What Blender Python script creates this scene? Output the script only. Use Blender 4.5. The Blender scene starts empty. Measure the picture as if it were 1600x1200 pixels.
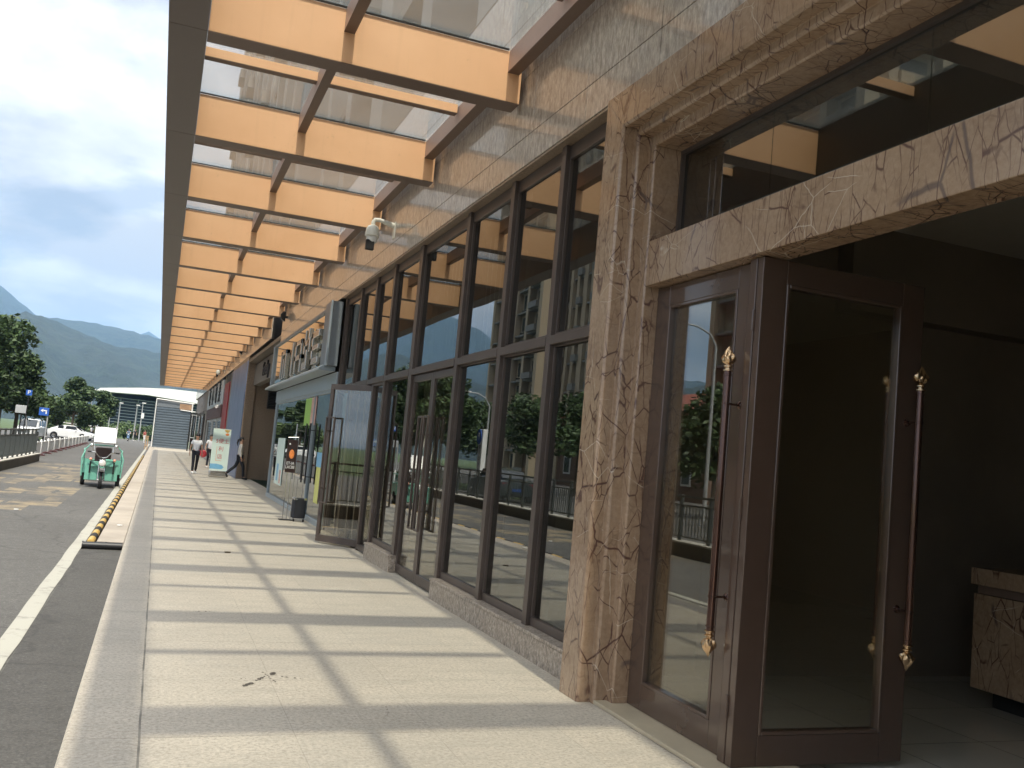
import bpy, bmesh, math, random
from mathutils import Matrix, Vector, Euler
S = bpy.context.scene
COL = S.collection
rad = math.radians
# ---------------------------------------------------------------- camera
YAW, PITCH, ROLL, CAMH = rad(20.651), rad(4.862), rad(5.164), 1.6
_f = Vector((math.sin(YAW)*math.cos(PITCH), math.cos(YAW)*math.cos(PITCH), math.sin(PITCH)))
_r = Vector((math.cos(YAW), -math.sin(YAW), 0)); _u = _r.cross(_f)
_r2 = _r*math.cos(ROLL)+_u*math.sin(ROLL); _u2 = -_r*math.sin(ROLL)+_u*math.cos(ROLL)
cd = bpy.data.cameras.new('camera'); cam = bpy.data.objects.new('camera', cd); COL.objects.link(cam)
cd.sensor_width = 36; cd.lens = 36*1435.83/1600; cd.clip_start = 0.05; cd.clip_end = 20000
M = Matrix((( _r2.x, _u2.x, -_f.x, 0), (_r2.y, _u2.y, -_f.y, 0), (_r2.z, _u2.z, -_f.z, CAMH), (0, 0, 0, 1)))
cam.matrix_world = M
S.camera = cam
# ---------------------------------------------------------------- world, sun, exposure
SUN_EL, SUN_ROT = rad(59.5), rad(178.3)      # the sun stands high behind the camera
w = bpy.data.worlds.new("World"); S.world = w; w.use_nodes = True
nt = w.node_tree; nt.nodes.clear()
def wn(t, **k):
    n = nt.nodes.new(t)
    for a, v in k.items(): setattr(n, a, v)
    return n
out = wn('ShaderNodeOutputWorld'); bg = wn('ShaderNodeBackground'); bg.inputs[1].default_value = 0.06
sky = wn('ShaderNodeTexSky', sky_type='NISHITA', sun_disc=False, sun_elevation=SUN_EL, sun_rotation=SUN_ROT)
sky.dust_density = 2.0; sky.air_density = 1.0; sky.ozone_density = 1.5
tc = wn('ShaderNodeTexCoord'); sep = wn('ShaderNodeSeparateXYZ'); nt.links.new(tc.outputs['Generated'], sep.inputs[0])
def wm(op, a, b=None, clamp=False):
    n = wn('ShaderNodeMath', operation=op, use_clamp=clamp)
    for i, v in enumerate((a, b)):
        if v is None: continue
        if hasattr(v, 'links'): nt.links.new(v, n.inputs[i])
        else: n.inputs[i].default_value = v
    return n.outputs[0]
den = wm('ADD', wm('MAXIMUM', sep.outputs[2], 0.0), 0.22)
comb = wn('ShaderNodeCombineXYZ')
nt.links.new(wm('DIVIDE', sep.outputs[0], den), comb.inputs[0]); nt.links.new(wm('DIVIDE', sep.outputs[1], den), comb.inputs[1])
n1 = wn('ShaderNodeTexNoise'); n1.inputs['Scale'].default_value = 1.7; n1.inputs['Detail'].default_value = 9; n1.inputs['Roughness'].default_value = .55; n1.inputs['Distortion'].default_value = .25
mp = wn('ShaderNodeMapping'); mp.inputs['Location'].default_value = (5.6, 3.9, 0); nt.links.new(comb.outputs[0], mp.inputs[0]); nt.links.new(mp.outputs[0], n1.inputs['Vector'])
cov = wn('ShaderNodeValToRGB'); cov.color_ramp.elements[0].position = .40; cov.color_ramp.elements[1].position = .50
cov.color_ramp.elements[0].color = (.52, .52, .52, 1)
nt.links.new(n1.outputs[0], cov.inputs[0])
n2 = wn('ShaderNodeTexNoise'); n2.inputs['Scale'].default_value = 2.6; n2.inputs['Detail'].default_value = 9
mp2 = wn('ShaderNodeMapping'); mp2.inputs['Location'].default_value = (9.3, 4.2, 2); nt.links.new(comb.outputs[0], mp2.inputs[0]); nt.links.new(mp2.outputs[0], n2.inputs['Vector'])
cl = wn('ShaderNodeValToRGB'); cl.color_ramp.elements[0].position = .40; cl.color_ramp.elements[1].position = .55
cl.color_ramp.elements[0].color = (7.2, 7.35, 7.6, 1); cl.color_ramp.elements[1].color = (10.4, 10.5, 10.7, 1)
nt.links.new(n2.outputs[0], cl.inputs[0])
mx = wn('ShaderNodeMix', data_type='RGBA')
nt.links.new(cov.outputs[0], mx.inputs[0]); nt.links.new(sky.outputs[0], mx.inputs[6]); nt.links.new(cl.outputs[0], mx.inputs[7])
# clouds are brighter overhead and towards the sun than low in the north
elv = wm('MULTIPLY_ADD', wm('POWER', wm('MAXIMUM', sep.outputs[2], 0.0), 1.5), 1.25); elv.node.inputs[2].default_value = .70
dsun = wn('ShaderNodeVectorMath', operation='DOT_PRODUCT'); nt.links.new(tc.outputs['Generated'], dsun.inputs[0]); dsun.inputs[1].default_value = (-.015, -.507, .862)
glow = wm('MULTIPLY_ADD', wm('POWER', wm('MAXIMUM', dsun.outputs['Value'], 0.0), 2.0), .75); glow.node.inputs[2].default_value = 1.0
vm = wn('ShaderNodeVectorMath', operation='SCALE'); nt.links.new(mx.outputs[2], vm.inputs[0]); nt.links.new(wm('MULTIPLY', elv, glow), vm.inputs['Scale'])
nt.links.new(vm.outputs[0], bg.inputs[0]); nt.links.new(bg.outputs[0], out.inputs[0])
sd = bpy.data.lights.new('sun', 'SUN'); sd.energy = 2.5; sd.angle = rad(1.1); sd.color = (1, .93, .79)
sun = bpy.data.objects.new('sun', sd); COL.objects.link(sun)
sun.rotation_euler = Vector((0.017, 0.588, -1)).to_track_quat('-Z', 'Y').to_euler()
S.view_settings.view_transform = 'Standard'; S.view_settings.look = 'None'; S.view_settings.gamma = 1; S.view_settings.use_curve_mapping = False
S.view_settings.exposure = 1.22
S.render.engine = 'CYCLES'
S.cycles.max_bounces = 10; S.cycles.transparent_max_bounces = 24; S.cycles.glossy_bounces = 6; S.cycles.transmission_bounces = 8
S.cycles.volume_bounces = 0
S.render.resolution_x, S.render.resolution_y = 1024, 768
# ---------------------------------------------------------------- materials
MATS = {}
class NB:
    def __init__(s, name):
        s.m = bpy.data.materials.new(name); s.m.use_nodes = True; s.t = s.m.node_tree
        s.b = s.t.nodes['Principled BSDF']; s.o = s.t.nodes['Material Output']; MATS[name] = s.m
    def n(s, t, **k):
        n = s.t.nodes.new(t)
        for a, v in k.items(): setattr(n, a, v)
        return n
    def l(s, a, b): s.t.links.new(a, b)
    def set(s, i, v):
        if hasattr(v, 'links'): s.l(v, s.b.inputs[i])
        else: s.b.inputs[i].default_value = v
    def co(s, scale=(1, 1, 1), loc=(0, 0, 0), kind='Object', rot=(0, 0, 0)):
        c = s.n('ShaderNodeTexCoord'); m = s.n('ShaderNodeMapping')
        m.inputs['Scale'].default_value = scale; m.inputs['Location'].default_value = loc; m.inputs['Rotation'].default_value = rot
        s.l(c.outputs[kind], m.inputs[0]); return m.outputs[0]
    def noise(s, vec, scale, detail=4, rough=.55, dist=0):
        n = s.n('ShaderNodeTexNoise'); n.inputs['Scale'].default_value = scale; n.inputs['Detail'].default_value = detail
        n.inputs['Roughness'].default_value = rough; n.inputs['Distortion'].default_value = dist; s.l(vec, n.inputs['Vector']); return n.outputs[0]
    def ramp(s, fac, stops, interp='LINEAR'):
        r = s.n('ShaderNodeValToRGB'); cr = r.color_ramp; cr.interpolation = interp
        while len(cr.elements) < len(stops): cr.elements.new(.5)
        for e, (p, c) in zip(cr.elements, stops):
            e.position = p; e.color = (c, c, c, 1) if isinstance(c, (int, float)) else (*c, 1)
        s.l(fac, r.inputs[0]); return r.outputs[0]
    def mix(s, f, a, b, mode='MIX'):
        m = s.n('ShaderNodeMix', data_type='RGBA', blend_type=mode)
        for i, v in ((0, f), (6, a), (7, b)):
            if hasattr(v, 'links'): s.l(v, m.inputs[i])
            elif isinstance(v, (int, float)): m.inputs[i].default_value = v if i == 0 else (v, v, v, 1)
            else: m.inputs[i].default_value = (*v, 1)
        return m.outputs[2]
    def math(s, op, a, b=0.0, c=0.0, clamp=False):
        m = s.n('ShaderNodeMath', operation=op, use_clamp=clamp)
        for i, v in enumerate((a, b, c)):
            if hasattr(v, 'links'): s.l(v, m.inputs[i])
            else: m.inputs[i].default_value = v
        return m.outputs[0]
    def bump(s, h, strength=.2, dist=.01):
        b = s.n('ShaderNodeBump'); b.inputs['Strength'].default_value = strength; b.inputs['Distance'].default_value = dist
        s.l(h, b.inputs['Height']); s.l(b.outputs[0], s.b.inputs['Normal']); return b.outputs[0]
def tup(c, k): return tuple(min(1, x*k) for x in c)
def paint(name, col, rough=.4, metal=0, var=.12, scale=3, bump=0, coat=0, emit=None, spec=.5):
    b = NB(name); v = b.co()
    f = b.noise(v, scale, 5); f2 = b.noise(v, scale*9, 3)
    c = b.mix(b.ramp(f, [(.3, 0), (.7, 1)]), tup(col, 1-var), tup(col, 1+var))
    c = b.mix(.25, c, b.mix(f2, tup(col, .7), tup(col, 1.25)))
    b.set('Base Color', c); b.set('Metallic', metal); b.set('Specular IOR Level', spec)
    b.set('Roughness', b.math('ADD', rough-.06, b.math('MULTIPLY', f, .12)))
    if coat: b.set('Coat Weight', coat); b.set('Coat Roughness', .05)
    if bump: b.bump(f2, bump, .004)
    if emit: b.set('Emission Color', (*col, 1)); b.set('Emission Strength', emit)
    return b.m
# simple painted and metal surfaces
bronze = paint('bronze_paint', (.082, .052, .038), .22, .15, .04, 1.5, 0, .6)
frame_brown = paint('brown_window_frame', (.082, .062, .052), .38, .2, .18, 5, .05)
def beam_paint():
    b = NB('copper_beam_paint'); v = b.co(); f = b.noise(v, .8, 5); st_ = b.noise(b.co((5, 5, .25)), 2.2, 5, .6); sp_ = b.noise(v, 14, 6, .75)
    c = b.mix(b.ramp(f, [(.3, 0), (.7, 1)]), (.78, .455, .245), (.88, .54, .31))
    c = b.mix(b.ramp(st_, [(.54, 0), (.72, .14)]), c, (.60, .36, .20)); c = b.mix(b.ramp(sp_, [(.62, 0), (.72, .45)]), c, (.50, .30, .17))
    b.set('Base Color', c); b.set('Roughness', .42); b.set('Metallic', .05); return b.m
copper = beam_paint()
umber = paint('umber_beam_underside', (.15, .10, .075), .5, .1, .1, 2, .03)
fascia_m = paint('umber_fascia', (.135, .11, .098), .5, .1, .1, 1.2, .03)
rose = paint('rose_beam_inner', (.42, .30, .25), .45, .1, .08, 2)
white_p = paint('white_paint', (.78, .78, .76), .35, 0, .05, 4)
offwhite = paint('cream_plastic', (.66, .65, .58), .35, 0, .05, 6)
grey_panel = paint('grey_aluminium_panel', (.20, .225, .245), .42, .35, .08, 2)
light_panel = paint('pale_blue_grey_panel', (.30, .35, .38), .35, .2, .08, 2)
dark_m = paint('black_metal', (.018, .018, .018), .4, .2, .2, 6)
black_plastic = paint('black_plastic', (.014, .014, .015), .45, 0, .2, 8)
rubber = paint('rubber', (.02, .02, .02), .8, 0, .2, 10)
steel = paint('steel', (.55, .54, .52), .22, .95, .08, 6)
brass = paint('polished_brass', (.62, .44, .27), .16, 1, .08, 20)
coppertube = paint('dark_copper_tube', (.10, .048, .034), .16, .8, .06, 12, 0, .6)
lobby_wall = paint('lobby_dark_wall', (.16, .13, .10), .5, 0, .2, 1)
lobby_ceiling = paint('lobby_ceiling', (.42, .39, .34), .8, 0, .05, 1)
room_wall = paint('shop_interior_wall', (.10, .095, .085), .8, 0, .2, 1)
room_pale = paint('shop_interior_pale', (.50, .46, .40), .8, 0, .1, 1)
mint = paint('mint_green_paint', (.15, .40, .31), .35, .1, .1, 5, 0, .2)
brown_leather = paint('brown_leather', (.06, .03, .026), .55, 0, .2, 12)
red_p = paint('red_paint', (.30, .025, .03), .45, 0, .15, 3)
maroon = paint('maroon_panel', (.085, .032, .032), .5, 0, .15, 3)
blue_sign = paint('blue_sign_face', (.02, .10, .42), .4, 0, .1, 5)
yellow_p = paint('yellow_paint', (.52, .34, .09), .5, 0, .3, 30)
blue_hoard = paint('slate_blue_hoarding', (.105, .135, .165), .5, .2, .12, .8)
green_p = paint('poster_green', (.30, .52, .09), .4, 0, .1, 8)
pink_p = paint('poster_pink', (.62, .36, .30), .4, 0, .4, 6)
lemon_p = paint('poster_lemon', (.62, .62, .16), .4, 0, .15, 8)
sky_p = paint('poster_sky_blue', (.18, .42, .62), .4, 0, .15, 8)
orange_p = paint('poster_orange', (.75, .24, .06), .4, 0, .3, 20)
mint_pale = paint('poster_pale_mint', (.62, .74, .68), .4, 0, .05, 4)
choc_p = paint('poster_chocolate', (.035, .02, .018), .35, 0, .2, 8)
crimson_p = paint('crimson_lettering', (.50, .06, .06), .5, 0, .05, 8)
ink = paint('dark_ink', (.03, .03, .035), .5, 0, .05, 8)
skin_m = paint('skin', (.42, .25, .17), .55, 0, .06, 20)
hair_m = paint('hair', (.014, .010, .009), .5, 0, .2, 40)
white_cloth = paint('white_cloth', (.70, .70, .72), .85, 0, .06, 12, .2)
cream_cloth = paint('cream_patterned_cloth', (.52, .50, .46), .85, 0, .3, 40, .2)
black_cloth = paint('black_cloth', (.014, .015, .02), .85, 0, .2, 12, .2)
blue_cloth = paint('blue_cloth', (.12, .20, .33), .85, 0, .2, 12, .2)
red_bag_m = paint('red_bag_plastic', (.62, .06, .07), .4, 0, .35, 14, .3)
carpaint = paint('white_car_paint', (.74, .75, .76), .25, 0, .03, 2, 0, .8)
carpaint_d = paint('dark_green_car_paint', (.03, .045, .04), .25, .2, .1, 2, 0, .8)
carglass = paint('car_glass', (.02, .025, .03), .06, 0, .1, 2)
lamp_glass = paint('clear_lamp_lens', (.75, .75, .72), .1, .3, .05, 12)
amber = paint('amber_lens', (.72, .34, .24), .25, 0, .05, 12)
bark = paint('bark', (.11, .085, .06), .9, 0, .25, 14, .6)
pole_grey = paint('galvanised_pole', (.46, .47, .47), .45, .4, .1, 6)
concrete = paint('concrete', (.30, .29, .26), .85, 0, .12, 1.5, .2)
roof_white = paint('station_roof_white', (.72, .73, .73), .5, 0, .05, .05)
station_dark = paint('station_blue_glazing', (.05, .075, .10), .25, .2, .2, .1)
station_band = paint('station_silver_louvre', (.36, .42, .46), .5, .3, .08, .1)
red_roof = paint('red_roof_tiles', (.24, .075, .055), .8, 0, .2, 1.5, .3)
villa_brick = paint('villa_brown_render', (.17, .11, .08), .9, 0, .12, .6, .2)
tower_wall = paint('tower_tan_render', (.40, .33, .24), .9, 0, .1, .12, .1)
tower_pale = paint('tower_pale_render', (.30, .31, .31), .85, 0, .08, .12, .1)
tower_shade = paint('tower_grey_recess', (.20, .20, .195), .85, 0, .1, .2, .1)
tower_glass = paint('tower_window_glass', (.06, .075, .075), .12, .2, .3, .3)
shutter_m = paint('dark_louvre', (.04, .04, .04), .5, .2, .1, 3)
fence_m = paint('grey_green_fence_paint', (.13, .14, .125), .5, .2, .1, 3)
stone_cap = paint('pale_cap_stone', (.50, .48, .42), .8, 0, .1, 3, .2)
wall_dark = paint('brown_retaining_wall', (.13, .115, .09), .85, 0, .2, 1.5, .3)

def glass_mat(name, tint, ior, rough=0.0, wav=.0, wscale=1.2, diff=None, difff=0):
    b = NB(name); t = b.t; t.nodes.remove(b.b)
    tr = b.n('ShaderNodeBsdfTransparent'); tr.inputs[0].default_value = (*tint, 1)
    gl = b.n('ShaderNodeBsdfGlossy'); gl.inputs['Roughness'].default_value = rough; gl.inputs[0].default_value = (.93, .95, .95, 1)
    fr = b.n('ShaderNodeFresnel'); fr.inputs[0].default_value = ior
    # thin pane: the same reflectance from both sides
    geo = b.n('ShaderNodeNewGeometry')
    inv = b.math('ADD', ior, b.math('MULTIPLY', geo.outputs['Backfacing'], 1/ior-ior))
    b.l(inv, fr.inputs[0])
    if wav:
        v = b.co((1, 1, .6)); h = b.noise(v, wscale, 1.0); bu = b.n('ShaderNodeBump'); bu.inputs['Strength'].default_value = 1; bu.inputs['Distance'].default_value = wav
        b.l(h, bu.inputs['Height']); b.l(bu.outputs[0], gl.inputs['Normal']); 
    base = tr.outputs[0]
    if diff:
        df = b.n('ShaderNodeBsdfTranslucent'); df.inputs[0].default_value = (*diff, 1)
        dd = b.n('ShaderNodeBsdfDiffuse'); dd.inputs[0].default_value = (*diff, 1)
        ad = b.n('ShaderNodeMixShader'); ad.inputs[0].default_value = .35; b.l(df.outputs[0], ad.inputs[1]); b.l(dd.outputs[0], ad.inputs[2])
        v = b.co(); f = b.math('MULTIPLY', b.ramp(b.noise(v, 1.6, 6, .6), [(.35, .75), (.75, 1.3)]), difff)
        m0 = b.n('ShaderNodeMixShader'); b.l(f, m0.inputs[0]); b.l(tr.outputs[0], m0.inputs[1]); b.l(ad.outputs[0], m0.inputs[2]); base = m0.outputs[0]
    m = b.n('ShaderNodeMixShader'); b.l(fr.outputs[0], m.inputs[0]); b.l(base, m.inputs[1]); b.l(gl.outputs[0], m.inputs[2])
    b.l(m.outputs[0], b.o.inputs[0]); return b.m
win_glass = glass_mat('tinted_window_glass', (.36, .38, .34), 2.7, 0.0, .0035, .55)
door_glass = glass_mat('tinted_door_glass', (.82, .79, .70), 2.2, 0.0, .0008, .6)
canopy_glass = glass_mat('canopy_glass', (.835, .84, .825), 1.5, .02, .0, 1, (.56, .60, .60), .08)
mirror_gold = NB('mirror_sign_panel'); mirror_gold.set('Base Color', (.62, .60, .52, 1)); mirror_gold.set('Metallic', 1.0); mirror_gold.set('Roughness', .03)
mirror_gold.bump(mirror_gold.noise(mirror_gold.co(), .8, 1), .2, .01); mirror_gold = mirror_gold.m

def granite(name, c1, c2, c3, rough=.16, sc=46, stretch=.35, coat=.9, streaks=.5):
    b = NB(name); v = b.co((1, 1, stretch))
    a = b.noise(v, sc, 5, .7); k = b.noise(v, sc*2.6, 3, .7)
    c = b.ramp(a, [(.34, c3), (.47, c1), (.62, c2)])
    c = b.mix(b.ramp(k, [(.40, .55), (.60, 0)]), c, c3)
    big = b.noise(b.co((1, 1, .25)), 1.3, 3)
    c = b.mix(b.ramp(big, [(.3, 0), (.7, streaks)]), c, tup(c1, .72))
    b.set('Base Color', c); b.set('Roughness', b.math('ADD', rough, b.math('MULTIPLY', a, .12)))
    b.set('Coat Weight', coat); b.set('Coat Roughness', .035); b.bump(k, .03, .002)
    return b.m
granite_wall = granite('brown_granite_cladding', (.42, .365, .31), (.64, .58, .51), (.17, .145, .12), .24, 19, .33, .6, .35)
granite_plinth = granite('speckled_plinth_granite', (.31, .255, .20), (.52, .45, .375), (.11, .09, .072), .4, 34, .6, .1, .1)
granite_dark = granite('dark_granite_pillar', (.26, .19, .13), (.34, .255, .18), (.12, .085, .06), .35, 30, .8, .1)

def marble(name, k=1.0):
    b = NB(name); v = b.co((1, 1, 1))
    nz = b.n('ShaderNodeTexNoise'); nz.inputs['Scale'].default_value = 2.4; nz.inputs['Detail'].default_value = 4; b.l(v, nz.inputs['Vector'])
    vd = b.n('ShaderNodeVectorMath', operation='MULTIPLY_ADD'); vd.inputs[1].default_value = (.36, .36, .36); b.l(nz.outputs['Color'], vd.inputs[0]); b.l(v, vd.inputs[2])
    nz = b.n('ShaderNodeTexNoise'); nz.inputs['Scale'].default_value = 5; nz.inputs['Detail'].default_value = 3; b.l(v, nz.inputs['Vector'])
    vd = b.n('ShaderNodeVectorMath', operation='MULTIPLY_ADD'); vd.inputs[1].default_value = (.05, .05, .05); b.l(nz.outputs['Color'], vd.inputs[0]); b.l(v, vd.inputs[2])
    def lines(scale, w, rot, sc, seed, mask, strength=1.0):
        m = b.n('ShaderNodeMapping'); m.inputs['Rotation'].default_value = rot; m.inputs['Scale'].default_value = sc; m.inputs['Location'].default_value = (seed, seed*1.7, seed*.6); b.l(vd.outputs[0], m.inputs[0])
        q = b.n('ShaderNodeTexVoronoi', feature='DISTANCE_TO_EDGE'); q.inputs['Scale'].default_value = scale; b.l(m.outputs[0], q.inputs['Vector'])
        r = b.ramp(q.outputs['Distance'], [(w*.4, 1), (w, 0)])
        return b.math('MULTIPLY', b.math('MULTIPLY', r, mask), strength)
    def mk(x, y, z, sc, lo, hi): return b.ramp(b.noise(b.co(loc=(x, y, z)), sc, 3), [(lo, 0), (hi, 1)])
    n3 = b.noise(v, 2.6, 6, .6); n4 = b.noise(v, 30, 5, .65)
    base = b.ramp(n3, [(.28, tup((.20, .125, .075), k)), (.5, tup((.275, .185, .118), k)), (.72, tup((.35, .25, .17), k))])
    base = b.mix(.35, base, b.ramp(n4, [(.3, tup((.23, .14, .08), k)), (.7, tup((.46, .33, .22), k))]))
    # straight criss-cross twigs in several directions, bold dark streaks, thin pale threads
    tw = None
    for rot, sd_, st_, sc_ in (((.5, .3, .3), 3, .95, 3.2), ((-.6, .4, -.5), 11, .9, 4.0), ((1.0, -.6, .2), 23, .9, 5.0), ((-.9, .2, 1.0), 37, .85, 6.5)):
        q = lines(sc_, .0145, rot, (.9, 1.5, .42), sd_, mk(sd_, 0, sd_, 3.4, .45, .53), st_)
        tw = q if tw is None else b.math('MAXIMUM', tw, q)
    c = b.mix(tw, base, tup((.075, .033, .024), k))
    c = b.mix(lines(1.6, .020, (.5, .9, .3), (1, 1.3, .6), 51, mk(5, 5, 1, 1.6, .55, .60), .75), c, tup((.07, .05, .05), k))
    c = b.mix(lines(12, .04, (.3, .3, .8), (.8, 1.4, .5), 71, mk(9, 1, 4, 2.5, .48, .62), .40), c, tup((.14, .08, .05), k))
    c = b.mix(lines(1.9, .0048, (.7, .2, .2), (1.1, .8, 1.0), 91, mk(1, 8, 4, 1.6, .52, .56), .6), c, (.66, .58, .46))
    c = b.mix(lines(3.4, .0055, (.2, .3, 1.2), (.8, .7, 1.5), 97, mk(5, 3, 1, 2.1, .54, .58), .6), c, (.64, .57, .46))
    b.set('Base Color', c); b.set('Roughness', b.math('ADD', .16, b.math('MULTIPLY', n4, .12))); b.set('Coat Weight', .3); b.set('Coat Roughness', .06)
    b.bump(n4, .02, .002)
    return b.m
marble_m = marble('rainforest_brown_marble')

def paving():
    b = NB('pale_granite_paving'); v = b.co()
    n1 = b.noise(v, .55, 5, .6); n2 = b.noise(v, 42, 4, .8); n3 = b.noise(b.co((.5, 2.2, 1)), 2.4, 9, .72); n4 = b.noise(v, 9, 8, .78)
    c = b.ramp(n1, [(.3, (.40, .355, .285)), (.7, (.515, .46, .37))])
    c = b.mix(b.ramp(n2, [(.36, .8), (.52, 0)]), c, (.25, .22, .18)); c = b.mix(b.ramp(n2, [(.54, 0), (.68, .5)]), c, (.70, .65, .56))
    c = b.mix(b.ramp(n3, [(.50, 0), (.66, .5)]), c, (.335, .305, .25)); c = b.mix(b.ramp(b.noise(b.co((.3, 1.6, 1), (4, 2, 0)), 1.1, 8, .7), [(.5, 0), (.7, .35)]), c, (.33, .30, .255))
    c = b.mix(b.ramp(n4, [(.54, 0), (.70, .42)]), c, (.27, .25, .21)); c = b.mix(b.ramp(n4, [(.30, .35), (.44, 0)]), c, (.68, .62, .51))
    # joints of the slabs
    sp = b.n('ShaderNodeSeparateXYZ'); b.l(v, sp.inputs[0])
    wob = b.math('MULTIPLY', b.math('SUBTRACT', b.noise(v, 1.4, 2), .5), .012)
    def joint(ax, off, per, w):
        q = b.math('DIVIDE', b.math('SUBTRACT', b.math('ADD', ax, wob), off), per)
        fr = b.math('ABSOLUTE', b.math('SUBTRACT', b.math('FRACT', b.math('ADD', q, 100.5)), .5))
        return b.math('LESS_THAN', b.math('MULTIPLY', fr, per), w)
    jx = joint(sp.outputs[0], .89, .80, .0028); jy = joint(sp.outputs[1], 6.447, 1.194, .003)
    inner = b.math('GREATER_THAN', sp.outputs[0], .09)
    edge = b.math('LESS_THAN', b.math('ABSOLUTE', b.math('SUBTRACT', b.math('ADD', sp.outputs[0], wob), .088)), .006)
    j = b.math('MAXIMUM', b.math('MULTIPLY', b.math('MULTIPLY', jx, inner), .35), b.math('MAXIMUM', b.math('MULTIPLY', jy, .8), edge))
    # each slab its own shade
    ic = b.n('ShaderNodeCombineXYZ'); b.l(b.math('FLOOR', b.math('DIVIDE', b.math('SUBTRACT', sp.outputs[0], .09), .80)), ic.inputs[0]); b.l(b.math('FLOOR', b.math('DIVIDE', b.math('SUBTRACT', sp.outputs[1], 6.447), 1.194)), ic.inputs[1])
    wnz = b.n('ShaderNodeTexWhiteNoise'); b.l(ic.outputs[0], wnz.inputs[0])
    c = b.mix(b.math('MULTIPLY', wnz.outputs[0], .22), c, (.34, .32, .275))
    jv = b.math('MULTIPLY', j, b.ramp(b.noise(v, 2.5, 4), [(.35, .35), (.6, 1)]))
    c = b.mix(jv, c, (.13, .12, .10))
    b.set('Base Color', c); b.set('Roughness', b.math('ADD', .5, b.math('MULTIPLY', n3, .3)))
    b.bump(b.math('SUBTRACT', n2, b.math('MULTIPLY', j, 2)), .12, .003)
    return b.m
paving_m = paving()
def asphalt(name, base, patches=False):
    b = NB(name); v = b.co()
    n1 = b.noise(v, .35, 5, .6); n2 = b.noise(v, 45, 5, .85); n3 = b.noise(b.co((2, .25, 1)), .9, 7, .7)
    n5 = b.noise(v, 7, 9, .8); c = b.ramp(n1, [(.3, tup(base, .82)), (.7, tup(base, 1.2))]); c = b.mix(b.ramp(n5, [(.36, .55), (.5, 0)]), c, tup(base, .62)); c = b.mix(b.ramp(n5, [(.54, 0), (.68, .5)]), c, tup(base, 1.55))
    c = b.mix(b.ramp(n3, [(.5, 0), (.75, .4)]), c, tup(base, 1.5))
    c = b.mix(b.ramp(n2, [(.36, .75), (.52, 0)]), c, tup(base, .40)); c = b.mix(b.ramp(n2, [(.56, 0), (.68, .7)]), c, tup(base, 2.4))
    ck = b.n('ShaderNodeTexVoronoi', feature='DISTANCE_TO_EDGE'); ck.inputs['Scale'].default_value = .22
    d = b.n('ShaderNodeVectorMath', operation='MULTIPLY_ADD'); nn = b.n('ShaderNodeTexNoise'); nn.inputs['Scale'].default_value = 1.3; nn.inputs['Detail'].default_value = 5
    b.l(v, nn.inputs['Vector']); d.inputs[1].default_value = (.9, .9, 0); b.l(nn.outputs['Color'], d.inputs[0]); b.l(v, d.inputs[2]); b.l(d.outputs[0], ck.inputs['Vector'])
    c = b.mix(b.ramp(ck.outputs['Distance'], [(0, .6), (.006, 0)]), c, tup(base, .45))
    sp = b.n('ShaderNodeSeparateXYZ'); b.l(v, sp.inputs[0])
    if patches:      # transverse saw-cut joints and worn coloured surfacing
        q = b.math('FRACT', b.math('DIVIDE', b.math('ADD', sp.outputs[1], b.math('MULTIPLY', n1, .2)), 8.7))
        c = b.mix(b.math('MULTIPLY', b.math('LESS_THAN', q, .006), .5), c, tup(base, .5))
        bx = b.math('MULTIPLY', b.math('GREATER_THAN', sp.outputs[0], -4.4), b.math('LESS_THAN', sp.outputs[0], -1.75))
        by = b.math('MULTIPLY', b.math('GREATER_THAN', sp.outputs[1], 16.5), b.math('LESS_THAN', sp.outputs[1], 42))
        cell = b.n('ShaderNodeTexBrick'); cell.inputs['Scale'].default_value = 1; cell.inputs['Brick Width'].default_value = 1.1; cell.inputs['Row Height'].default_value = 1.3; cell.inputs['Mortar Size'].default_value = .05
        cell.inputs['Color1'].default_value = (0, 0, 0, 1); cell.inputs['Color2'].default_value = (1, 1, 1, 1); cell.inputs['Mortar'].default_value = (0, 0, 0, 1); b.l(v, cell.inputs['Vector'])
        worn = b.math('MULTIPLY', b.ramp(cell.outputs[0], [(.40, 0), (.5, 1)]), b.ramp(b.noise(v, 2.0, 7, .7), [(.42, 0), (.58, .75)]))
        c = b.mix(b.math('MULTIPLY', worn, b.math('MULTIPLY', bx, by)), c, (.30, .235, .14))
    b.set('Base Color', c); b.set('Roughness', .82); b.bump(n2, .35, .006)
    return b.m
road_m = asphalt('worn_grey_asphalt', (.098, .094, .086), True)
strip_m = asphalt('dark_asphalt_patch', (.068, .065, .059))
def line_mat():
    b = NB('worn_white_marking'); v = b.co()
    n = b.noise(v, 5, 7, .75); n2 = b.noise(v, .9, 4)
    c = b.mix(b.ramp(n, [(.55, 0), (.70, .8)]), (.36, .35, .30), (.13, .13, .12)); c = b.mix(b.ramp(n2, [(.55, 0), (.75, .5)]), c, (.22, .21, .18))
    b.set('Base Color', c); b.set('Roughness', .75); return b.m
line_m = line_mat()
def grass_mat():
    b = NB('grass_verge'); v = b.co(); n = b.noise(v, .8, 6, .7)
    b.set('Base Color', b.ramp(n, [(.3, (.03, .055, .015)), (.7, (.08, .115, .035))])); b.set('Roughness', .9); b.bump(b.noise(v, 8, 4), .8, .1); return b.m
grass_m = grass_mat()
def hill_mat(name, k=1):
    b = NB(name); v = b.co((.001, .001, .001)); n = b.noise(v, 24, 9, .75); n2 = b.noise(v, 4, 4)
    c = b.ramp(n, [(.35, tup((.018, .034, .016), k)), (.62, tup((.055, .085, .04), k))]); c = b.mix(b.ramp(n2, [(.5, 0), (.8, .5)]), c, tup((.09, .10, .06), k))
    b.set('Base Color', c); b.set('Roughness', .95); b.bump(n, 1.0, 60); return b.m
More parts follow.
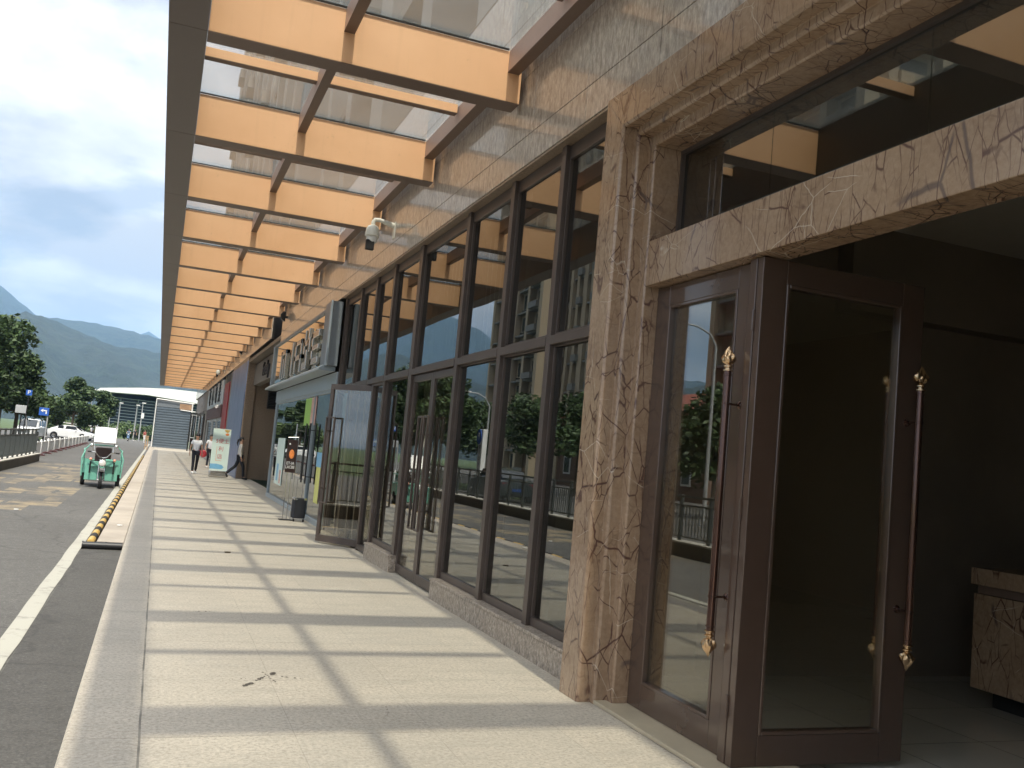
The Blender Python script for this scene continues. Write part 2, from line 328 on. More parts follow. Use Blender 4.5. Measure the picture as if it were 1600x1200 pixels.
hill_m = hill_mat('forested_hillside')
def leaf_mat(name, c1, c2):
    b = NB(name); oi = b.n('ShaderNodeNewGeometry'); v = b.co()
    n = b.noise(v, 1.1, 3); r = b.n('ShaderNodeMath', operation='MULTIPLY_ADD'); r.inputs[1].default_value = .55; b.l(oi.outputs['Random Per Island'], r.inputs[0]); b.l(b.math('MULTIPLY', n, .5), r.inputs[2])
    b.set('Base Color', b.ramp(r.outputs[0], [(.1, c1), (.85, c2)])); b.set('Roughness', .6)
    b.set('Transmission Weight', 0.0); return b.m
leaf_dark = leaf_mat('dark_green_leaves', (.016, .036, .012), (.075, .125, .040))
leaf_mid = leaf_mat('fresh_green_leaves', (.035, .065, .018), (.11, .17, .05))
def tile_floor():
    b = NB('polished_lobby_tiles'); v = b.co(); n = b.noise(v, 2, 5)
    br = b.n('ShaderNodeTexBrick'); br.offset = 0; br.inputs['Scale'].default_value = 1; br.inputs['Brick Width'].default_value = .8; br.inputs['Row Height'].default_value = .8; br.inputs['Mortar Size'].default_value = .003
    br.inputs['Color1'].default_value = (.44, .415, .36, 1); br.inputs['Color2'].default_value = (.40, .38, .33, 1); br.inputs['Mortar'].default_value = (.06, .055, .05, 1); b.l(v, br.inputs['Vector'])
    b.set('Base Color', b.mix(b.math('MULTIPLY', n, .3), br.outputs[0], (.20, .19, .165))); b.set('Roughness', .08); return b.m
tile_m = tile_floor()
def pillar_art():
    b = NB('blue_printed_column_wrap'); v = b.co((1, 1, .35)); n = b.noise(v, 2.3, 6, .7, 1); n2 = b.noise(b.co(), 5, 4)
    c = b.ramp(n, [(.3, (.05, .09, .20)), (.48, (.13, .19, .30)), (.6, (.20, .22, .34)), (.72, (.42, .46, .52))])
    c = b.mix(b.ramp(n2, [(.58, 0), (.66, .5)]), c, (.30, .22, .42)); b.set('Base Color', c); b.set('Roughness', .4); return b.m
wrap_m = pillar_art()

# ---------------------------------------------------------------- mesh helpers
ORG = {}
def world_org(o):
    return ORG.get(o.name, Vector((0, 0, 0))) if o else Vector((0, 0, 0))
class MB:
    def __init__(s): s.v = []; s.f = []; s.T = Matrix.Identity(4)
    def add(s, vs, fs):
        k = len(s.v); T = s.T
        s.v += [tuple(T @ Vector(p)) for p in vs]; s.f += [tuple(i+k for i in f) for f in fs]; return s
    def box(s, x0, x1, y0, y1, z0, z1):
        return s.add([(x0, y0, z0), (x1, y0, z0), (x1, y1, z0), (x0, y1, z0), (x0, y0, z1), (x1, y0, z1), (x1, y1, z1), (x0, y1, z1)],
                     [(0, 3, 2, 1), (4, 5, 6, 7), (0, 1, 5, 4), (1, 2, 6, 5), (2, 3, 7, 6), (3, 0, 4, 7)])
    def bar(s, p, q, w, h, up=(0, 0, 1)):
        p = Vector(p); q = Vector(q); d = (q-p).normalized(); u = Vector(up)
        if abs(d.dot(u)) > .98: u = Vector((0, 1, 0))
        a = d.cross(u).normalized(); c = a.cross(d).normalized(); vs = []
        for e in (p, q):
            for i, j in ((-1, -1), (1, -1), (1, 1), (-1, 1)): vs.append(e+a*(w/2*i)+c*(h/2*j))
        return s.add(vs, [(0, 1, 2, 3), (7, 6, 5, 4), (0, 4, 5, 1), (1, 5, 6, 2), (2, 6, 7, 3), (3, 7, 4, 0)])
    def ring(s, c, a, b, r, n):
        return [c+a*(r*math.cos(2*math.pi*i/n))+b*(r*math.sin(2*math.pi*i/n)) for i in range(n)]
    def tube(s, pts, r, n=8, caps=True):
        pts = [Vector(p) for p in pts]; rs = r if isinstance(r, (list, tuple)) else [r]*len(pts); vs = []; fs = []
        ref = Vector((0, 0, 1)); prev = None
        for i, p in enumerate(pts):
            d = (pts[min(i+1, len(pts)-1)]-pts[max(i-1, 0)]).normalized()
            if prev is None:
                a = d.cross(ref) if abs(d.dot(ref)) < .95 else d.cross(Vector((1, 0, 0)))
            else: a = prev-d*prev.dot(d)
            a.normalize(); prev = a; b = d.cross(a)
            vs += s.ring(p, a, b, rs[i], n)
        for i in range(len(pts)-1):
            for j in range(n):
                k = (j+1) % n; fs.append((i*n+j, i*n+k, (i+1)*n+k, (i+1)*n+j))
        if caps: fs += [tuple(range(n))[::-1], tuple(range((len(pts)-1)*n, len(pts)*n))]
        return s.add(vs, fs)
    def cyl(s, p, q, r, n=12): return s.tube([p, q], r, n)
    def lathe(s, prof, c=(0, 0, 0), n=20, axis=(0, 0, 1), fn=None):
        ax = Vector(axis).normalized(); a = ax.cross(Vector((0, 1, 0)) if abs(ax.y) < .9 else Vector((1, 0, 0))).normalized(); b = ax.cross(a); c = Vector(c); vs = []; fs = []
        for r, z in prof:
            for i in range(n):
                t = 2*math.pi*i/n; rr = r*(fn(t, z) if fn else 1); vs.append(c+ax*z+a*(rr*math.cos(t))+b*(rr*math.sin(t)))
        for i in range(len(prof)-1):
            for j in range(n):
                k = (j+1) % n; fs.append((i*n+j, i*n+k, (i+1)*n+k, (i+1)*n+j))
        fs += [tuple(range(n))[::-1], tuple(range((len(prof)-1)*n, len(prof)*n))]
        return s.add(vs, fs)
    def prism(s, poly, axis, a, b):
        """poly in the two other axes (x: y,z / y: x,z / z: x,y)"""
        def P(u, v, t): return {'x': (t, u, v), 'y': (u, t, v), 'z': (u, v, t)}[axis]
        n = len(poly); vs = [P(u, v, a) for u, v in poly]+[P(u, v, b) for u, v in poly]
        return s.add(vs, [tuple(range(n)), tuple(range(2*n-1, n-1, -1))]+[(i, i+n, (i+1) % n+n, (i+1) % n) for i in range(n)])
    def ball(s, c, r, n=12, m=8):
        rx, ry, rz = r if isinstance(r, (tuple, list)) else (r, r, r); c = Vector(c); vs = [c+Vector((0, 0, -rz))]; fs = []
        for i in range(1, m):
            t = -math.pi/2+math.pi*i/m
            for j in range(n): vs.append(c+Vector((rx*math.cos(t)*math.cos(2*math.pi*j/n), ry*math.cos(t)*math.sin(2*math.pi*j/n), rz*math.sin(t))))
        vs.append(c+Vector((0, 0, rz))); L = len(vs)-1
        for j in range(n): fs.append((0, 1+(j+1) % n, 1+j)); fs.append((L, L-n+j, L-n+(j+1) % n))
        for i in range(m-2):
            for j in range(n): a = 1+i*n; fs.append((a+j, a+(j+1) % n, a+n+(j+1) % n, a+n+j))
        return s.add(vs, fs)
    def build(s, name, mat, parent=None, smooth=False, bevel=0, seg=1, **props):
        me = bpy.data.meshes.new(name); o = world_org(parent)
        me.from_pydata([(p[0]-o.x, p[1]-o.y, p[2]-o.z) for p in s.v], [], s.f)
        bm = bmesh.new(); bm.from_mesh(me); bmesh.ops.recalc_face_normals(bm, faces=bm.faces); bm.to_mesh(me); bm.free()
        me.materials.append(mat); me.update()
        if smooth:
            me.shade_smooth()
            try: me.set_sharp_from_angle(angle=rad(38))
            except Exception: pass
        ob = bpy.data.objects.new(name, me); COL.objects.link(ob)
        if parent: ob.parent = parent; ORG[ob.name] = o.copy()
        if bevel:
            md = ob.modifiers.new('bevel', 'BEVEL'); md.width = bevel; md.segments = seg; md.limit_method = 'ANGLE'; md.angle_limit = rad(40); md.harden_normals = False
        for k, v in props.items(): ob[k] = v
        return ob
def thing(name, label, cat, loc=(0, 0, 0), group=None, local=False, rz=0):
    """an Empty at the thing's base; local=True: the parts are modelled round (0,0,0)"""
    o = bpy.data.objects.new(name, None); COL.objects.link(o); o.location = loc; o.rotation_euler = (0, 0, rz); o.empty_display_size = .2
    o['label'] = label; o['category'] = cat
    if group: o['group'] = group
    ORG[o.name] = Vector((0, 0, 0)) if local else Vector(loc)
    return o
def tag(o, label, cat, group=None):
    o['label'] = label; o['category'] = cat
    if group: o['group'] = group
    return o
def copy_tree(o, parent=None):
    c = o.copy(); COL.objects.link(c); c.parent = parent
    for ch in list(o.children): copy_tree(ch, c)
    return c
def text(name, body, size, mat, M4, parent=None, depth=.004, align='CENTER', sx=1.0):
    cu = bpy.data.curves.new(name, 'FONT'); cu.body = body; cu.size = size; cu.extrude = depth; cu.align_x = align; cu.align_y = 'CENTER'; cu.resolution_u = 3
    t = bpy.data.objects.new(name+'_t', cu); COL.objects.link(t); bpy.context.view_layer.update()
    me = bpy.data.meshes.new_from_object(t.evaluated_get(bpy.context.evaluated_depsgraph_get()))
    bpy.data.objects.remove(t); me.name = name
    o = world_org(parent); me.transform(Matrix.Translation(-o) @ M4 @ Matrix.Diagonal((sx, 1, 1, 1))); me.materials.clear(); me.materials.append(mat)
    ob = bpy.data.objects.new(name, me); COL.objects.link(ob)
    if parent: ob.parent = parent; ORG[ob.name] = o.copy()
    return ob
def facing(axis, loc):
    """matrix: text in XY plane -> standing upright, readable from the given direction"""
    R = {'-x': Euler((rad(90), 0, rad(-90))), '-y': Euler((rad(90), 0, 0)), '+x': Euler((rad(90), 0, rad(90)))}[axis].to_matrix().to_4x4()
    return Matrix.Translation(loc) @ R
rnd = random.Random(7)
# ================================================================ SETTING
ST = dict(kind='structure')
MB().box(-4000, 4000, -1500, 9000, -.45, -.20).build('ground', grass_m, **ST)
MB().box(-9.2, -.22, -60, 150, -.19, -.12).build('road', road_m, **ST)
MB().box(-40, -9.3, -60, 150, -.19, -.125).build('side_road', road_m, **ST)
MB().box(-.80, -.27, -60, 14.1, -.119, -.115).build('asphalt_patch', strip_m, **ST)
# walkway slab with a slightly eased edge
MB().prism([(-.275, -.3), (3.6, -.3), (3.6, 0), (-.262, 0), (-.275, -.013)], 'y', -30, 101).build('pavement', paving_m, **ST)
ks_ = MB(); yy = 14.16
while yy < 95: ks_.box(-.63, -.28, yy+.003, min(96, yy+1.19)-.003, -.25, -.008+rnd.uniform(-.002, .002)); yy += 1.19
ks_.build('kerb_strip', paint('beige_kerb_stone', (.36, .315, .26), .75, 0, .2, 1.2, .2), bevel=.004, **ST)
ln = MB(); pts = []
y = -20.0
while y < 120: pts.append((y, rnd.uniform(-.006, .006), rnd.uniform(-.008, .008))); y += .55
for (a, l1, r1), (b, l2, r2) in zip(pts, pts[1:]):
    ln.add([(-.965+l1, a, -.112), (-.815+r1, a, -.112), (-.815+r2, b, -.112), (-.965+l2, b, -.112)], [(0, 1, 2, 3)])
ln.build('road_line', line_m, **ST)
# hills: real terrain strips, kilometres away
def hill(name, D, prof, depth=.45, rough=.02, mat=hill_m, seed=1, az0=-62, az1=26, step=.4):
    rr = random.Random(seed); vs = []; fs = []; na = int((az1-az0)/step)+1; nr = 22
    ph = [(rr.uniform(.15, .9)*2**k, rr.uniform(0, 6.3), rr.uniform(.15, .9)*2**k) for k in range(6)]
    def el(a):
        if a <= prof[0][0]: return prof[0][1]
        for (a0, e0), (a1, e1) in zip(prof, prof[1:]):
            if a <= a1:
                t = (a-a0)/(a1-a0); return e0+(e1-e0)*t
        return prof[-1][1]
    for i in range(na):
        a = az0+i*step
        for j in range(nr):
            t = j/(nr-1); r = D*(1-depth*(1-t)) if t < 1 else D
            shape = math.sin(t*math.pi/2)**1.25
            hz = D*math.tan(rad(el(a)))*shape*(r/D if t < 1 else 1)
            nz = sum(math.sin(a*f+p+t*4*g)/(1.7**k) for k, (f, p, g) in enumerate(ph))
            hz += D*rough*nz*shape*(1-t)*1.6+D*.0007*math.sin(a*9)+D*.0006*rr.uniform(-1, 1)*t
            vs.append((r*math.sin(rad(a)), r*math.cos(rad(a)), hz+1.6*(t > 0)-.3))
        vs.append((D*1.35*math.sin(rad(a)), D*1.35*math.cos(rad(a)), -.3))
    n = nr+1
    for i in range(na-1):
        for j in range(n-1): fs.append((i*n+j, i*n+j+1, (i+1)*n+j+1, (i+1)*n+j))
    return MB().add(vs, fs).build(name, mat, smooth=True, **ST)
hill('near_hill', 1900, [(-62, 2.0), (-50, 3.4), (-40, 4.6), (-33, 5.9), (-28, 4.6), (-22, 3.8), (-17, 5.0), (-13, 5.9), (-10, 5.2), (-8.78, 5.23), (-7.57, 5.77), (-6.48, 5.66), (-5.23, 5.3), (-3.92, 4.87), (-2.87, 4.53), (-1.86, 4.62), (-.56, 4.5), (4, 4.2), (12, 3.6), (26, 2.5)], seed=3)
hill('middle_hill', 3200, [(-62, 3), (-45, 4.5), (-30, 5.0), (-24, 6.3), (-19, 5.6), (-12, 5.2), (-8, 5.5), (-6.35, 5.71), (-4.89, 5.75), (-3.01, 5.66), (-1.71, 5.43), (-.55, 5.30), (3, 5.0), (12, 4.4), (26, 3)], .3, .012, seed=5)
hill('left_hill', 3900, [(-62, 3), (-40, 4.5), (-32, 6.0), (-26, 5.5), (-21, 6.4), (-17.2, 8.5), (-15.5, 8.9), (-13, 8.1), (-10.5, 7.9), (-9.01, 7.09), (-8.16, 6.49), (-7.23, 5.83), (-6, 5.0), (0, 3.0), (26, 2)], .28, .010, seed=8)
hill('far_peak', 5600, [(-62, 2), (-20, 3), (-3, 4.8), (-1.9, 5.2), (-1.58, 5.48), (-1.08, 5.68), (-.54, 5.25), (1, 4.9), (4, 5.4), (9, 4.5), (26, 3)], .2, .006, seed=12)
# ================================================================ BUILDING with the marble entrance
BL = thing('arcade_building', 'long brown granite shopping arcade with dark glazing and a marble entrance', 'building', (3.03, 0, 0))
# upper wall: separate slabs with real 6 mm gaps on a dark backing
wl = MB(); X0 = 3.03
def slabs(mb, y0, y1, rows, first=6.88, per=1.23, x=X0, th=.03, gap=.003):
    k = math.floor((y0-first)/per); ys = [y0]
    while True:
        k += 1; yy = first+k*per
        if yy >= y1-.05: break
        if yy > y0+.05: ys.append(yy)
    ys.append(y1)
    for a, b in zip(ys, ys[1:]):
        for z0, z1 in zip(rows, rows[1:]): mb.box(x, x+th, a+gap, b-gap, z0+gap, z1-gap)
slabs(wl, -6, 27.6, [4.49, 4.797, 5.45, 6.1, 6.8])
slabs(wl, 30.5, 95, [4.88, 5.45, 6.1, 6.8])
slabs(wl, 27.6, 30.5, [4.49, 4.797, 5.45, 6.1, 6.8], x=3.35)
wl.build('wall', granite_wall, BL, bevel=.0025)
bk = MB().box(3.062, 3.45, -6, 27.6, 4.49, 6.8).box(3.382, 3.7, 27.6, 30.5, 4.49, 6.8).box(3.062, 3.45, 30.5, 95, 4.88, 6.8)
bk.box(3.1, 12, -6, 95, 6.72, 6.95)
bk.build('backing_wall', dark_m, BL)
# soffit edge under the wall slabs (dark polished stone)
sf = MB().box(3.035, 3.5, 6.142, 17.72, 4.463, 4.488)
sf.build('soffit', granite_dark, BL, bevel=.003)
pl = MB()
def plinth(y0, y1):
    n = max(1, round((y1-y0)/1.23)); d = (y1-y0)/n
    for i in range(n): pl.box(3.035, 3.42, y0+i*d+.002, y0+(i+1)*d-.002, -.01, .198)
    for i in range(n): pl.box(3.025, 3.42, y0+i*d+.002, y0+(i+1)*d-.002, .2, .228)
plinth(6.145, 10.10); pl.build('plinth', granite_plinth, BL, bevel=.004)
pl = MB(); plinth(12.10, 13.66); pl.build('plinth', granite_plinth, BL, bevel=.004)
# --- window wall: mullions are parts; each bay has a pane above and below
def frame_rect(mb, x0, x1, y0, y1, z0, z1, w, wb=None, wt=None):
    wb = wb or w; wt = wt or w
    mb.box(x0, x1, y0, y0+w, z0, z1).box(x0, x1, y1-w, y1, z0, z1).box(x0, x1, y0+w, y1-w, z0, z0+wb).box(x0, x1, y0+w, y1-w, z1-wt, z1)
mull = [(6.14, 6.20), (7.38, 7.475), (8.64, 8.74), (10.08, 10.185), (12.12, 12.28), (13.69, 13.80), (14.93, 15.03), (16.20, 16.30), (17.64, 17.74)]
for i, (a, b) in enumerate(mull):
    low = .228 if i in (0, 1, 2, 3, 4) else .01
    if i == 4: low = .0
    m = MB(); m.box(3.10, 3.30, a, b, low, 4.462)
    m.build('mullion', frame_brown, BL, bevel=.003)
TR0, TR1 = 2.655, 2.735
low_panes = {}
for i in range(8):
    a, b = mull[i][1], mull[i+1][0]
    wmb = MB(); frame_rect(wmb, 3.14, 3.22, a, b, TR1, 4.462, .018, .03, .13)
    f = wmb.build('upper_window', frame_brown, BL, bevel=.003)
    MB().box(3.165, 3.172, a+.03, b-.03, TR1+.03, 4.34).build('pane', win_glass, f)
    MB().box(3.095, 3.26, a, b, TR0, TR1).build('transom', frame_brown, BL, bevel=.003)
    if i in (0, 1, 2, 4):
        wmb = MB(); frame_rect(wmb, 3.14, 3.22, a, b, .23, TR0, .018, .075)
        f = wmb.build('lower_window', frame_brown, BL, bevel=.003)
        MB().box(3.165, 3.172, a+.03, b-.03, .30, TR0-.03).build('pane', win_glass, f)
# louvre above the second pane
# --- double door in the fourth bay
def glass_leaf(parent, T, w, h, st=.075, zb=.02, name='door_leaf', pulls=True, side=1, mat=frame_brown, gm=door_glass):
    """leaf from hinge y=0 to y=w, front at local -x; T places it"""
    m = MB(); m.T = T; frame_rect(m, -.025, .025, 0, w, zb, h, st, .11, .09)
    f = m.build(name, mat, parent, bevel=.003)
    g = MB(); g.T = T; g.box(-.005, .005, st-.01, w-st+.01, zb+.10, h-.08); g.build('pane', gm, f)
    if pulls:
        for sgn in (-1, 1):
            hm = MB(); hm.T = T; yy = w-.05 if side > 0 else .05; y2 = yy-side*.17
            for q in (yy, y2): hm.bar((sgn*.10, q, .66), (sgn*.10, q, 2.08), .030, .022)
            for z in (.67, 2.07): hm.bar((sgn*.10, yy, z), (sgn*.10, y2, z), .022, .026); 
            for z in (.9, 1.85): hm.bar((sgn*.02, yy, z), (sgn*.10, yy, z), .02, .02)
            hm.build('door_pull', frame_brown, f, bevel=.003)
    return f
glass_leaf(BL, Matrix.Translation((3.16, 10.19, 0)), .945, TR0-.01, side=1)
glass_leaf(BL, Matrix.Translation((3.16, 11.14, 0)), .97, TR0-.01, side=-1)
# --- second door bay: fixed light, open leaf, closed leaf, fixed light
m = MB(); frame_rect(m, 3.12, 3.22, 13.81, 14.60, .02, TR0, .04, .08); f = m.build('side_window', frame_brown, BL, bevel=.003)
MB().box(3.165, 3.172, 13.84, 14.57, .09, TR0-.03).build('pane', win_glass, f)
MB().box(3.12, 3.24, 14.60, 14.66, .0, TR0).build('door_post', frame_brown, BL)
d = Vector((2.655-3.228, 15.415-14.684)); ang = math.atan2(d.y, d.x)-math.pi/2
glass_leaf(BL, Matrix.Translation((3.20, 14.70, 0)) @ Matrix.Rotation(ang, 4, 'Z'), .945, TR0-.02, .065, .03)
glass_leaf(BL, Matrix.Translation((3.17, 15.70, 0)), .92, TR0-.01, side=-1)
m = MB(); frame_rect(m, 3.12, 3.22, 16.66, 17.57, .02, TR0, .04, .08); f = m.build('side_window', frame_brown, BL, bevel=.003)
MB().box(3.165, 3.172, 16.69, 17.54, .09, TR0-.03).build('pane', win_glass, f)
# --- marble portal: stepped profile swept round the opening
PO = [(2.885, .43), (2.885, .155), (2.90, .14), (2.985, .14), (2.985, .095), (3.00, .08), (3.085, .08), (3.085, .01), (3.095, 0), (3.45, 0), (3.45, .43)]
YA, YB, ZT = 5.71, .62, 3.955
mp_ = MB(); n = len(PO)
jl = [(x, YA+d_, 0) for x, d_ in PO]+[(x, YA+d_, ZT+d_) for x, d_ in PO]+[(x, YB-d_, ZT+d_) for x, d_ in PO]+[(x, YB-d_, 0) for x, d_ in PO]
def sweep(a, b):
    vs = jl[a*n:(a+1)*n]+jl[b*n:(b+1)*n]
    return MB().add(vs, [tuple(range(n)), tuple(range(2*n-1, n-1, -1))]+[(i, (i+1) % n, (i+1) % n+n, i+n) for i in range(n)])
for a, b in ((0, 1), (1, 2), (2, 3)):
    sweep(a, b).build('marble_jamb' if a != 1 else 'marble_head', marble_m, BL, bevel=.004, seg=2)
MB().box(3.09, 3.32, YB+.002, YA-.002, 2.925, 3.25).build('marble_transom', marble_m, BL, bevel=.005, seg=2)
MB().box(2.99, 3.6, YB, YA+.10, .002, .028).build('threshold', paint('beige_marble_sill', (.40, .34, .24), .4, 0, .12, 3), BL, bevel=.004)
fl = MB(); frame_rect(fl, 3.30, 3.36, YB, YA, 3.25, ZT, .028); fl = fl.build('fanlight', frame_brown, BL)
for a, b in ((4.655, 5.68), (3.4, 4.649), (2.1, 3.394), (.66, 2.094)):
    MB().box(3.325, 3.333, a, b, 3.275, 3.93).build('pane', win_glass, fl)
# --- bronze door leaves
def bronze_leaf(T, w, name='bronze_door'):
    H = 2.92; m = MB(); m.T = T
    x0, x1 = 0, .055
    for a, b, c, e in ((0, .17, .03, H), (w-.17, w, .03, H), (.17, w-.17, .03, .20), (.17, w-.17, H-.14, H)): m.box(x0, x1, a, b, c, e)
    f = m.build(name, bronze, BL, bevel=.004, seg=2)
    g = MB(); g.T = T
    frame_rect(g, -.006, .061, .17, w-.17, .20, H-.14, .022); g.build('moulding', bronze, f, bevel=.004)
    p = MB(); p.T = T; p.box(.022, .032, .18, w-.18, .21, H-.15); p.build('pane', door_glass, f)
    return f, T
def flame_handle(T, y, leaf, sgn):
    """tall torch-shaped pull: tube, rings, twisted flame finials, two stand-offs"""
    x = -.10 if sgn < 0 else .155; z0, z1 = .74, 2.25
    h = MB(); h.T = T; h.tube([(x, y, z0), (x, y, z1)], .0225, 20)
    for z in (z0+.02, z0+.19, z1-.02, z1-.19): h.lathe([(.0225, -.006), (.0265, -.003), (.0265, .003), (.0225, .006)], (x, y, z), 20)
    for z in (.93, 2.06):
        xe = -.0 if sgn < 0 else .055
        h.tube([(x, y, z), (xe, y, z)], .007, 10); h.lathe([(.024, 0), (.022, .006), (.012, .012), (.010, .02)], (xe, y, z), 16, (sgn, 0, 0))
    hd = h.build('handle', coppertube, leaf, smooth=True)
    for zb, s_ in ((z1, 1), (z0, -1)):
        g = MB(); g.T = T
        g.lathe([(.023, 0), (.031, .004), (.031, .009), (.019, .014), (.019, .022), (.028, .028), (.028, .034), (.018, .040), (.016, .046)], (x, y, zb), 24, (0, 0, s_))
        prof = [(.016, .044), (.029, .055), (.037, .070), (.038, .085), (.032, .102), (.022, .120), (.012, .135), (.005, .147), (.001, .154)]
        g.lathe(prof, (x, y, zb), 40, (0, 0, s_), fn=lambda t, z: 1+.20*math.sin(4*(t+z*16))+.06*math.sin(9*t-z*30))
        g.build('flame_finial', brass, hd, smooth=True)
l1, T1 = bronze_leaf(Matrix.Translation((3.20, 4.55, 0)), 1.16)
flame_handle(T1, .075, l1, -1)
for z_ in (.35, 1.45, 2.55): MB().tube([(3.145, 4.473, z_-.06), (3.145, 4.473, z_+.06)], .012, 10).build('hinge', bronze, l1)
MB().cyl((3.188, 4.585, .66), (3.20, 4.585, .66), .016, 16).build('lock', steel, l1)
MB().box(3.15, 3.235, 4.475, 4.545, .03, 2.922).build('door_post', bronze, BL, bevel=.006, seg=2)
T2 = Matrix.Translation((3.15, 4.41, 0)) @ Matrix.Rotation(rad(-90), 4, 'Z') @ Matrix.Diagonal((-1, 1, 1, 1))
# local y runs into the lobby (+X), local -x faces the camera (-Y)
T2 = Matrix(((0, 1, 0, 3.15), (1, 0, 0, 4.41), (0, 0, 1, 0), (0, 0, 0, 1)))
l2, _ = bronze_leaf(T2, 1.21)
flame_handle(T2, 1.115, l2, -1); flame_handle(T2, 1.115, l2, 1)
# the far pair of the entrance, beyond the frame of the photo, shut
bronze_leaf(Matrix.Translation((3.20, .62, 0)), 1.22)
# --- lobby and shop interior shell
MB().box(3.6, 9.6, -6, 6.6, -.25, .0).build('lobby_floor', tile_m, BL)
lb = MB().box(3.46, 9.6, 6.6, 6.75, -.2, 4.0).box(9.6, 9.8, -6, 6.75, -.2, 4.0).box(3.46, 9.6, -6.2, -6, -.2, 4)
MB().box(3.62, 9.58, -5.98, -5.9, 0, 3.9).build('pale_fill_wall', room_pale, BL)  # pale sheet added before the unseen end wall to brighten the lobby
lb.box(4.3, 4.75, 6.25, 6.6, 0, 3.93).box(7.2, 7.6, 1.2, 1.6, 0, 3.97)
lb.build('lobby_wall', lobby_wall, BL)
MB().box(3.46, 9.8, -6.2, 6.75, 3.97, 4.1).build('lobby_ceiling', lobby_ceiling, BL)
for a_, b_ in ((-6, -3.8), (-3.76, -1.6), (-1.56, .1)): MB().box(3.30, 3.31, a_, b_, .05, 4.3).build('side_pane', win_glass if False else door_glass, BL)
MB().box(5.5, 9.6, 6.4, 6.6, 3.2, 3.97).build('bulkhead', lobby_wall, BL)
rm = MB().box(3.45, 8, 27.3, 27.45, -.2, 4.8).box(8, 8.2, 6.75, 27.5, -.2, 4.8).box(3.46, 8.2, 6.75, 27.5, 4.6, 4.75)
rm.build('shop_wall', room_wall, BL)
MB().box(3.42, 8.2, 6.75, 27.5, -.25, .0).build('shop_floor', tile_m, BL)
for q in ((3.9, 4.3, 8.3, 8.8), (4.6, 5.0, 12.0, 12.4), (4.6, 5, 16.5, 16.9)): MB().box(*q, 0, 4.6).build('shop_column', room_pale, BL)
# --- glazed shop front beyond the fascia sign
m = MB()
ys = [17.80, 19.3, 20.85, 22.4, 24.0, 25.8, 27.5]
m.box(3.08, 3.2, 17.76, 27.52, .0, .10).box(3.10, 3.2, 17.76, 27.52, 2.66, 2.72)
for y_ in (17.80, 20.30, 27.46): m.box(3.09, 3.19, y_-.03, y_+.03, .1, 2.66)
sfm = m.build('shopfront_frame', light_panel, BL, bevel=.003)
for a, b in zip(ys, ys[1:]): MB().box(3.13, 3.142, a+.004, b-.004, .10, 2.66).build('pane', glassS if False else win_glass, sfm)
MB().box(3.075, 3.22, 17.76, 27.5, 2.72, 3.04).build('shopfront_header', light_panel, BL, bevel=.004)
for y_ in (20.05, 20.6, 22.1):
    h = MB(); h.tube([(3.03, y_, .75), (3.03, y_, 2.05)], .018, 10)
    for z in (.9, 1.9): h.tube([(3.03, y_, z), (3.13, y_, z)], .01, 8)
    h.build('bar_handle', dark_m if y_ < 21 else steel, sfm, smooth=True)
# --- recess, pillar and far bays
MB().box(3.03, 3.4, 37.9, 46.0, 0, 4.88).build('pillar', granite_dark, BL, bevel=.01); MB().box(3.0, 3.028, 37.95, 45.9, 0, 4.7).build('pillar_wrap', wrap_m, BL)
rc = MB().box(3.402, 7, 38.0, 38.4, 0, 4.9).box(7, 7.3, 27.5, 38.0, 0, 4.9)
rc.build('recess_wall', granite_dark, BL)
MB().box(3.03, 7.2, 27.6, 38.0, 4.60, 4.72).build('recess_ceiling', lobby_wall, BL)
MB().box(3.30, 3.55, 27.6, 37.88, 3.72, 4.55).build('signed_beam', paint('taupe_beam', (.16, .14, .12), .6, 0, .1, 2), BL, bevel=.008)
lv = MB()
for k in range(12): lv.add([(3.95, 37.96, 2.90+k*.065), (5.2, 37.96, 2.90+k*.065), (5.2, 37.90, 2.93+k*.065), (3.95, 37.90, 2.93+k*.065), (3.95, 37.96, 2.94+k*.065), (5.2, 37.96, 2.94+k*.065)], [(0, 1, 2, 3), (3, 2, 5, 4)])
lv.box(3.92, 5.23, 37.965, 37.99, 2.86, 3.72); lv.build('louvre_grille', shutter_m, BL)
tx = text('lettering', 'Foreby', .70, ink, facing('-x', (3.27, 33.3, 4.12)), BL, .03)
pier_m = paint('grey_stone_pier', (.23, .21, .19), .7, 0, .12, 1.2)
for q in ((3.12, 3.4, 46.0, 48.6, 0, 4.88), (3.12, 3.4, 52.0, 53.0, 0, 4.88), (3.05, 3.4, 69.2, 71.2, 0, 4.88)): MB().box(*q).build('pier', pier_m, BL)
MB().box(3.1, 3.4, 71.2, 92, 3.4, 4.88).build('far_wall', pier_m, BL)
MB().box(3.06, 3.14, 48.6, 52.0, 0, 4.4).build('red_panel', red_p, BL)
MB().box(3.14, 3.4, 48.6, 52, 0, 4.88).box(3.3, 3.4, 53, 69.2, 0, 4.88).build('far_backing', room_wall, BL)
MB().box(3.02, 3.3, 53.0, 69.2, 3.35, 4.72).build('white_shop_fascia', paint('pale_fascia', (.46, .50, .53), .35, 0, .12, .6), BL, bevel=.01)
MB().box(3.04, 3.3, 53.0, 69.2, 2.65, 3.33).build('maroon_fascia', maroon, BL, bevel=.01)
for a, b in ((53.2, 57.4), (57.9, 62.2), (62.7, 69.0)):
    m = MB(); frame_rect(m, 3.12, 3.22, a, b, 0, 2.64, .16); f = m.build('far_window', pole_grey, BL)
    MB().box(3.16, 3.17, a+.15, b-.15, .15, 2.5).build('pane', win_glass, f)
for a, b in ((71.4, 76), (76.4, 82), (82.4, 91.5)):
    m = MB(); frame_rect(m, 3.12, 3.22, a, b, 0, 3.39, .2); f = m.build('far_window', frame_brown, BL)
    MB().box(3.16, 3.17, a+.15, b-.15, .15, 3.25).build('pane', win_glass, f)
